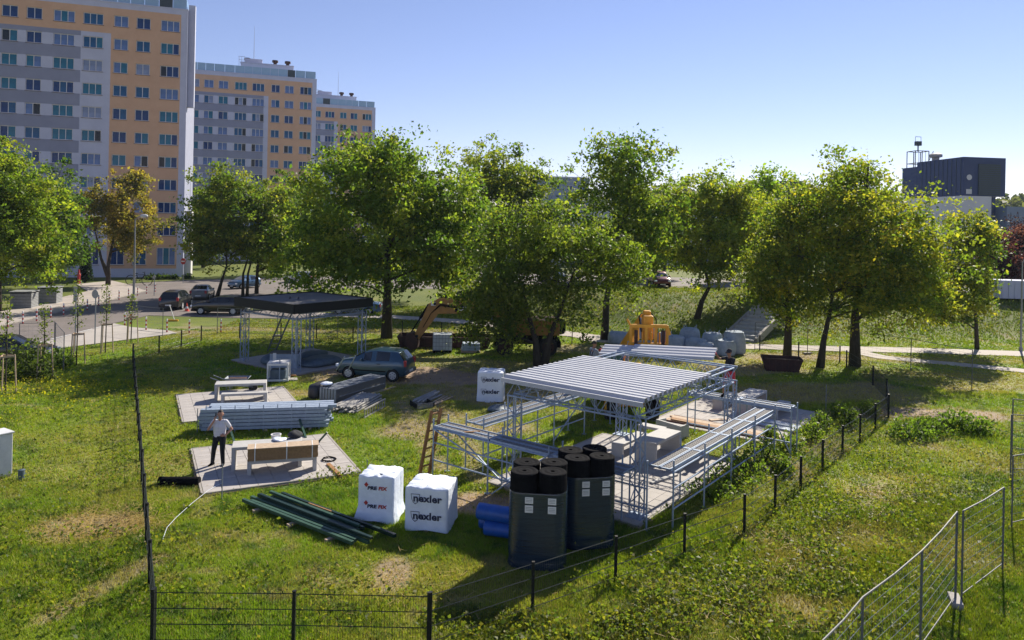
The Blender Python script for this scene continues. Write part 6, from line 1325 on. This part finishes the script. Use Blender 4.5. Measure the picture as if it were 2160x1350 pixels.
for i, px in enumerate((924, 942)): lumpy('blue_sack', ('left' if i == 0 else 'right') + ' small blue sack at the foot of the caged tank', 'sack', (*G(px, 742), 0), 0, [(.2, 0), (.23, .1), (.2, .24), (.05, .28)], 10, M['bag'], .06, group='sacks by the tank', seed=20 + i, square=.4)
r = E('wrapped_bag_pallet', 'low film wrapped stack of bags right of the caged tank', 'pallet', (*G(992, 742), 0), .15); m = MB(); m.box(0, 0, .05, 1.2, .9, .1); m.build('pallet', M['plank'], r)
for k in range(3): m = MB(); m.box(.02 * k, 0, .19 + .16 * k, 1.15 - .04 * k, .85, .15); m.build('bag_layer', M['bag'], r, bevel=.05)
def skip(label, p, q, h, w, mt):
    p, q = Vector(p), Vector(q); d = q - p; L = d.length; r = E('steel_skip', label, 'skip', (*((p + q) / 2), 0), math.atan2(d.y, d.x)); m = MB()
    m.prism([(-L / 2 + .25, .05), (L / 2 - .25, .05), (L / 2, h), (-L / 2, h)], -w / 2, -w / 2 + .05); m.prism([(-L / 2 + .25, .05), (L / 2 - .25, .05), (L / 2, h), (-L / 2, h)], w / 2 - .05, w / 2)
    m.bar((-L / 2 + .24, 0, .05), (-L / 2, 0, h), w - .1, .05); m.bar((L / 2 - .24, 0, .05), (L / 2, 0, h), w - .1, .05); m.box(0, 0, .04, L - .4, w - .02, .05); m.build('shell', mt, r, fixn=True)
    m = MB()
    for k in range(5): m.box(-L / 2 + .4 + k * (L - .8) / 4, -w / 2 - .03, h * .5, .08, .06, h * .8)
    m.box(0, -w / 2 - .02, h - .04, L, .06, .08); m.build('rib', mt, r); return r
a, b = G(832, 738), G(1035, 742); skip('long low rusty skip behind the car and caged tank', (a[0], a[1] + 1.9), (b[0], b[1] + 1.9), .72, 1.8, M['rust'])
a, b = G(1606, 778), G(1690, 783); skip('rusty steel trough under the trees right of the pavilion', a, b, .75, 1.3, M['rust'])
# ------------------------------------------------------------------ wheelbarrow, crate, goods under the canopy
wb_ = E('wheelbarrow', 'rusty wheelbarrow standing in the canopy shadow', 'wheelbarrow', (*G(500, 826), 0), R(188)); m = MB()
bt = [(-.30, -.22), (.30, -.22), (.30, .22), (-.30, .22)]; tp = [(-.55, -.34), (.50, -.34), (.50, .34), (-.55, .34)]
m.add([(x, y, .36) for x, y in bt] + [(x, y, .68) for x, y in tp], [(0, 1, 2, 3), (0, 4, 5, 1), (1, 5, 6, 2), (2, 6, 7, 3), (3, 7, 4, 0)]); t_ = m.build('tray', M['galvd'], wb_); so_ = t_.modifiers.new('s', 'SOLIDIFY'); so_.thickness = .012
m = MB(); m.box(.0, 0, .60, .8, .5, .08); m.build('load', M['rust'], wb_, bevel=.03)
for s in (-1, 1): m = MB(); m.path([(-.72, s * .05, .22), (.2, s * .20, .34), (.6, s * .26, .5), (1.15, s * .28, .72)], .018, 6); m.build('handle', M['galvd'], wb_); m = MB(); m.path([(.2, s * .2, .34), (.35, s * .22, .0), (.5, s * .24, .42)], .016, 6); m.build('leg', M['galvd'], wb_)
m = MB(); m.lathe([(.10, -.05), (.2, -.045), (.2, .045), (.10, .05)], 16, (-.72, 0, .2), axis='y'); m.build('wheel', M['rubber'], wb_)
cc_ = E('frame_crate', 'white framed crate with goods at the canopy corner', 'crate', (*G(583, 807), .02), R(10)); cc_.location.y += .35; m = MB(); w_, d_, h_ = .95, .8, .88
for x in (-1, 1):
    for y in (-1, 1): m = MB(); m.box(x * w_ / 2, y * d_ / 2, h_ / 2 + .06, .08, .08, h_); m.build('corner_post', M['white'], cc_)
for z in (.1, h_):
    m = MB()
    for y in (-1, 1): m.box(0, y * d_ / 2, z, w_ - .09, .07, .09)
    for x in (-1, 1): m.box(x * w_ / 2, 0, z, .07, d_ - .09, .09)
    m.build('rail', M['white'], cc_)
m = MB(); m.box(0, 0, .36, w_ * .8, d_ * .8, .5); m.build('contents', M['tarp'], cc_, bevel=.06)
m = MB(); m.box(0, .05, h_ + .07, w_ * 1.06, d_ * 1.0, .03); m.build('lid_board', M['white'], cc_)
m = MB(); m.box(0, 0, .33, .17, .03, .64); tag(m.build('leaning_board', M['white'], None, loc=(G(571, 790)[0] - .05, G(571, 790)[1] + .75, .35)), 'narrow white board standing behind the framed crate', 'board')
m = MB(); m.tube((0, 0, 0), (0, 0, 1.2), .03, 6); tag(m.build('short_pipe', M['galv'], None, loc=(G(591, 806)[0], G(591, 806)[1] - .12, 0)), 'thin upright pipe in front of the framed crate', 'pipe')
o = MB().box(0, 0, .04, .62, .6, .07).build('paving_slab_spare', M['slab'], None, loc=(*G(614, 802), .0), rz=.3); tag(o, 'loose paving slabs beside the framed crate', 'slab')
o = MB().box(0, 0, .035, .26, .13, .07).build('red_brick', M['wood'], None, loc=(*G(619, 797), .08), rz=.2, bevel=.008); tag(o, 'orange brick on the loose slabs by the crate', 'brick')
for i, (s_, t_, w_, h_, sd2, l) in enumerate(((2.6, 1.1, 1.3, .45, 31, 'dark tarp covered heap under the canopy by the car'), (1.2, 3.0, 1.0, .6, 32, 'grey blue covered stack in the middle under the canopy'), (3.6, 3.0, 1.1, .4, 33, 'flat dark heap at the back under the canopy'))):
    q = BPO + U * s_ + W * t_; lumpy('covered_heap', l, 'heap', (q.x, q.y, .05), PAV + .3 * i, [(w_ * .8, 0), (w_ * .82, h_ * .4), (w_ * .74, h_ * .8), (w_ * .5, h_), (w_ * .08, h_ * 1.05)], 16, M['tarp'], .06, seed=sd2, square=.6, squash=(1.2, .8))
q = BPO + U * .9 + W * 1.9; r = E('white_chest', 'bluish metal box under the left half of the canopy', 'box', (q.x, q.y, .05), PAV - .9); m = MB(); m.box(0, 0, .4, 1.5, .8, .78); m.build('body', M['bag'], r, bevel=.02); m = MB(); m.box(0, 0, .82, 1.55, .85, .06); m.build('lid', M['panelgrey'], r)
for k in range(3): m = MB(); m.box(-.0, -.415, .22 + .2 * k, 1.0, .02, .05); m.build('handle_rail', M['galv'], r)
# planks and boards on the rear pad
for k in range(7):
    m = MB(); m.box(0, 0, .02, 4.5 + .2 * math.sin(k * 2.1), .16, .045); q = L2(10.15 + .175 * (k % 5), 1.75 + .12 * math.cos(k * 1.7)); tag(m.build('plank', M['plank'] if k < 5 else M['wood'], None, loc=(*q, .09 + (.05 if k > 4 else 0)), rz=PAV + math.pi / 2 + .01 * math.sin(k * 5)), ORD[k] + ' long plank counted from the pavilion on the rear paved pad', 'plank', 'planks on the rear pad')
for k in range(2): m = MB(); m.box(0, 0, .03, 4.6, .06, .09); q = L2(10.02 + .95 * k, 1.8); tag(m.build('steel_angle', M['plankred'], None, loc=(*q, .06), rz=PAV + math.pi / 2), ('near' if k == 0 else 'far') + ' dark red steel edge beside the long planks', 'steel edge', 'steel edges by the planks')
m = MB(); m.box(0, 0, .03, 1.7, 1.1, .05); tag(m.build('flat_board', M['bag'], None, loc=(*L2(12.4, .2), .09), rz=PAV + 1.45), 'flat bluish board lying before the shaded table', 'board')
m = MB(); m.box(0, 0, .02, .8, .22, .04); tag(m.build('board_offcut', M['plank'], None, loc=(*L2(11.6, 2.4), .08), rz=.3), 'short plank offcut on the rear pad', 'offcut')
m = MB(); m.box(0, 0, .03, 1.3, .14, .05); tag(m.build('concrete_strip', M['conc'], None, loc=(*L2(3.4, .9), .08), rz=PAV - .2), 'narrow pale strip lying on the paving under the pavilion', 'strip')
# ------------------------------------------------------------------ street furniture on the left
def lamp(label, px, py, h, arm=(1.0, 0), r0=.09):
    x, y = G(px, py); r = E('street_lamp', label, 'street lamp', (x, y, float(H(x, y)))); m = MB(); m.path([(0, 0, 0), (0, 0, h * .3), (0, 0, h * .98)], [r0, r0 * .8, r0 * .5], 9)
    m.lathe([(r0 * 1.6, 0), (r0 * 1.6, .25), (r0, .3)], 9); m.build('pole', M['lampgrey'], r); m = MB(); m.path([(0, 0, h * .96), (arm[0] * .4, arm[1], h), (arm[0], arm[1], h + .12)], .035, 7); m.build('arm', M['lampgrey'], r)
    m = MB(); m.lathe([(.05, -.35), (.15, -.28), (.18, 0), (.15, .3), (.05, .38)], 12, (arm[0] + .25, arm[1], h + .12), axis='x'); m.build('lamp_head', M['white'], r, smooth=True); return r
lamp('tall street lamp in front of the brown tree', 282, 632, 8.2, (.7, -.2), .13); lamp('street lamp standing behind the black canopy', 606, 625, 6.2, (.15, 0), .07); lamp('street lamp at the right picture edge', 2153, 741, 6.4, (.25, 0), .08)
def bollard(x, y, label, group, h=.92, tilt=0):
    r = E('bollard', label, 'bollard', (x, y, .03), 0, group); m = MB(); n = 6
    for k in range(n):
        m.lathe([(.055, h * k / n), (.055, h * (k + 1) / n)], 8, mi=k % 2)
    m.lathe([(.055, h), (.035, h + .03), (.004, h + .04)], 8, mi=1); m.build('post', [M['redpaint'], M['white']], r); r.rotation_euler = (tilt, tilt * .5, 0); return r
for i, (px, py) in enumerate(((16, 690), (48, 684), (77, 678), (107, 671), (134, 665), (184, 655), (208, 645), (230, 639), (251, 633), (271, 628), (290, 624), (309, 620), (327, 616))): bollard(*G(px, py), ORD[i] + ' red and white bollard from the left along the far pavement', 'bollards along the far pavement')
for i, (px, py) in enumerate(((263, 687), (275, 684), (308, 697), (352, 702), (399, 703), (466, 702))): bollard(*G(px, py), ORD[i] + ' red and white bollard from the left on the lawn behind the black fence', 'bollards on the lawn')
def sign(label, px, py, h, kind, w=.5):
    x, y = G(px, py); r = E('road_sign', label, 'sign', (x, y, 0), R(-20)); m = MB(); m.tube((0, 0, 0), (0, 0, h), .035, 7); m.build('pole', M['galvd'], r); m = MB()
    if kind == 'round': m.lathe([(w / 2, -.06), (w / 2, -.04)], 18, (0, 0, h - w / 2), axis='y'); m.build('plate', M['lampgrey'], r)
    elif kind == 'flat': m.box(0, -.05, h - .45, .28, .02, .9); m.build('plate', M['lampgrey'], r)
    else: m.lathe([(w / 2, -.06), (w / 2, -.04)], 18, (0, 0, h - w / 2), axis='y'); m.build('plate', M['redpaint'], r); m = MB(); m.box(0, -.07, h - w / 2, w * .7, .006, w * .2); m.build('bar', M['white'], r)
    return r
sign('tall sign seen edge on behind the tallest sapling', 158, 742, 3.9, 'flat'); sign('grey backed round sign on a pole by the apron', 200, 728, 3.5, 'round', .55); sign('red sign on a pole at the tower block corner', 386, 598, 3.2, 'stop', .8); sign('small round grey sign beside the lamp post', 325, 625, 2.2, 'round', .4)
m = MB(); r = E('traffic_cone', 'red and white traffic cone beside the long black car', 'cone', (*G(394, 657), .03)); m.box(0, 0, .02, .4, .4, .04); m.build('base', M['coneorange'], r); m = MB(); m.lathe([(.16, .04), (.12, .24)], 14); m.lathe([(.12, .24), (.085, .42)], 14, mi=1); m.lathe([(.085, .42), (.03, .72)], 14); m.build('cone', [M['coneorange'], M['white']], r)
r = E('yellow_barrier_tool', 'yellow scraper with white handle lying on the lawn edge', 'tool', (*G(365, 678), .03)); m = MB(); m.box(0, 0, .06, .8, .12, .12); m.build('blade', M['yellow'], r); m = MB(); m.tube((.1, 0, .1), (-.35, .1, 1.25), .03, 6); m.build('handle', M['white'], r)
x, y = G(293, 602); bi = E('bicycle', 'bicycle leaning at the lamp post before the tower block', 'bicycle', (x, y, 0), R(4))
for s in (-1, 1): m = MB(); m.path([(s * .95 + .62 * math.cos(t * .5236), 0, .62 + .62 * math.sin(t * .5236)) for t in range(13)], .045, 6, caps=False); m.build('wheel', M['rubber'], bi)
m = MB(); [m.tube(a_, b_, .035, 6) for a_, b_ in (((-.95, 0, .62), (-.3, 0, 1.25)), ((-.3, 0, 1.25), (.65, 0, 1.3)), ((-.3, 0, 1.25), (.1, 0, .55)), ((.1, 0, .55), (.65, 0, 1.3)), ((-.95, 0, .62), (.1, 0, .55)), ((.95, 0, .62), (.6, 0, 1.55)))]; m.build('frame', M['black'], bi); m = MB(); m.box(-.35, 0, 1.45, .4, .2, .08); m.build('saddle', M['black'], bi, bevel=.02); m = MB(); m.tube((.55, -.35, 1.6), (.55, .35, 1.6), .03, 6); m.build('handlebar', M['black'], bi)
def bin_store(label, px, py, w, d, h, rz):
    x, y = G(px, py); r = E('bin_enclosure', label, 'enclosure', (x, y + d / 2, 0), rz)
    for k in range(10): m = MB(); m.box(0, -d / 2, .12 + k * (h - .15) / 10, w, .05, (h - .2) / 10 * .8); m.build('slat', M['lampgrey'], r)
    for k in range(10): m = MB(); m.box(w / 2, 0, .12 + k * (h - .15) / 10, .05, d, (h - .2) / 10 * .8); m.build('slat', M['lampgrey'], r)
    for a in (-1, 1):
        for b in (-1, 1): m = MB(); m.box(a * (w / 2 - .03), b * (d / 2 - .06), h / 2, .08, .08, h); m.build('post', M['blackcoat'], r)
    m = MB(); m.box(0, .03, h * .5, w - .15, d - .2, h * .9); m.build('inner_bin', M['black'], r); m = MB(); m.box(0, 0, h + .04, w + .2, d + .2, .06); m.build('roof', M['lampgrey'], r); return r
bin_store('left slatted grey bin enclosure under the big tree', 38, 652, 1.6, 1.6, 1.45, R(14)); bin_store('right slatted grey bin enclosure under the big tree', 94, 642, 1.5, 1.6, 1.5, R(14))
m = MB(); hy = E('fire_hydrant', 'small red hydrant post beside the pavement tree', 'hydrant', (*G(166, 600), .08)); m.lathe([(.16, 0), (.16, .9), (.2, .95), (.2, 1.1), (.12, 1.3), (.08, 1.7)], 10); m.build('post', M['redprint'], hy)
# electrical cabinet at the left edge
cx_, cy_ = G(14, 1027); cbn = E('electric_cabinet', 'white electrical cabinet with red warning marks at the left edge', 'cabinet', (cx_ - 1.05, cy_ + .55, 0), R(-33)); m = MB(); m.box(0, 0, .70, .62, 1.25, 1.25); m.build('housing', M['white'], cbn, bevel=.02); m = MB(); m.box(0, 0, 1.36, .68, 1.31, .06); m.build('lid', M['white'], cbn, bevel=.02); m = MB(); m.box(0, 0, .04, .58, 1.2, .08); m.build('plinth', M['conc'], cbn)
m = MB(); m.box(0, -.63, .66, .52, .015, 1.05); m.build('door', M['lampgrey'], cbn)
for k in range(3): m = MB(); m.add([(.10, -.642, .95 - .2 * k), (.22, -.642, .95 - .2 * k), (.16, -.642, 1.06 - .2 * k)], [(0, 1, 2)]); m.build('warning_mark', M['redprint'], cbn)
gl = E('ground_light', 'small dark ground lamp right of the white cabinet', 'lamp', (*G(45, 1012), 0)); m = MB(); m.lathe([(.09, 0), (.09, .28), (.1, .3), (.02, .33)], 10); m.build('body', M['tarp'], gl); m = MB(); m.tube((0, .05, .3), (.02, .05, .5), .015, 5); m.build('stem', M['black'], gl)
hs = []
for px, py in ((343, 1146), (352, 1120), (372, 1098), (405, 1068), (440, 1040), (470, 1024)): x, y = G(px, py); hs.append((x, y, .09))
tag(MB().path(hs, .006, 5).build('garden_hose', M['film'], None), 'thin pale hose snaking over the grass left of the pad', 'hose')
for i, (px, py, h, l) in enumerate(((468, 1052, 1.0, 'thin steel survey stake at the front corner of the near pad'), (416, 912, .9, 'thin steel stake left of the beam stack'), (774, 1010, .6, 'short stake at the right corner of the near pad'), (1742, 868, 1.2, 'thin bluish stake at the corner of the rear pad'))): m = MB(); m.tube((0, 0, -.05), (0, 0, h), .016, 6); tag(m.build('steel_stake', M['galvd'], None, loc=(*G(px, py), 0)), l, 'stake')
# stairs and container on the bank
sx, sy = G(1600, 731); stx = E('bank_stairs', 'concrete stairs with pale side walls climbing the grass bank', 'stairs', (sx - .6, sy + 2.4, 0), R(-38)); n = 11
for k in range(n): m = MB(); m.box(0, .2 + .75 * k, .02 + .105 * k * 2, 2.2, .78, .10 + .21 * k * .0 + .24); m.build('step', M['conc'], stx)
for s in (-1, 1): m = MB(); m.prism([(0, -.2), (8.4, 1.9), (8.4, 2.52), (.2, .38), (0, .34)], s * 1.2 - .1, s * 1.2 + .1, 'x'); m.build('side_wall', M['kerb'], stx, fixn=True)
ct = E('grey_container', 'pale ribbed container at the right edge under the plum trees', 'container', (P(2136, 600, 66)[0] + .8, 66, 2.3), R(-8)); m = MB(); m.box(0, 0, 1.0, 4.6, 2.2, 1.6); m.build('box', M['lgrey_wall'], ct, bevel=.02)
for k in range(9): m = MB(); m.box(-2.1 + .52 * k, -1.13, 1.0, .08, .06, 1.5); m.build('rib', M['lgrey_wall'], ct)
for s in (-1, 1): m = MB(); m.box(s * 1.7, 0, .1, .3, 1.8, .2); m.build('skid', M['black'], ct)
flat_sheet('upper_car_park', [(44, 69.5), (74, 66), (76, 76), (44, 80)], 2.46, M['path']); flat_sheet('car_park', [(-6, 71.5), (26, 70.5), (40, 84), (-6, 88)], 2.45, M['asphalt'])

# ------------------------------------------------------------------ light summer haze in the air
hz = MB(); hz.box(0, 720, 29.5, 1960, 1700, 62); ho = hz.build('haze', [], None); ho['kind'] = 'stuff'; ho['label'] = 'thin pale haze in the summer air'; ho['category'] = 'haze'
hm = bpy.data.materials.new('haze_air'); hm.use_nodes = True; hn = hm.node_tree; hn.nodes.clear()
pvn = hn.nodes.new('ShaderNodeVolumePrincipled'); pvn.inputs['Color'].default_value = (.62, .80, 1.0, 1); pvn.inputs['Density'].default_value = 0.00013; pvn.inputs['Anisotropy'].default_value = 0.2
hout = hn.nodes.new('ShaderNodeOutputMaterial'); hn.links.new(pvn.outputs[0], hout.inputs['Volume'])
ho.data.materials.append(hm)
scene.cycles.volume_bounces = 0
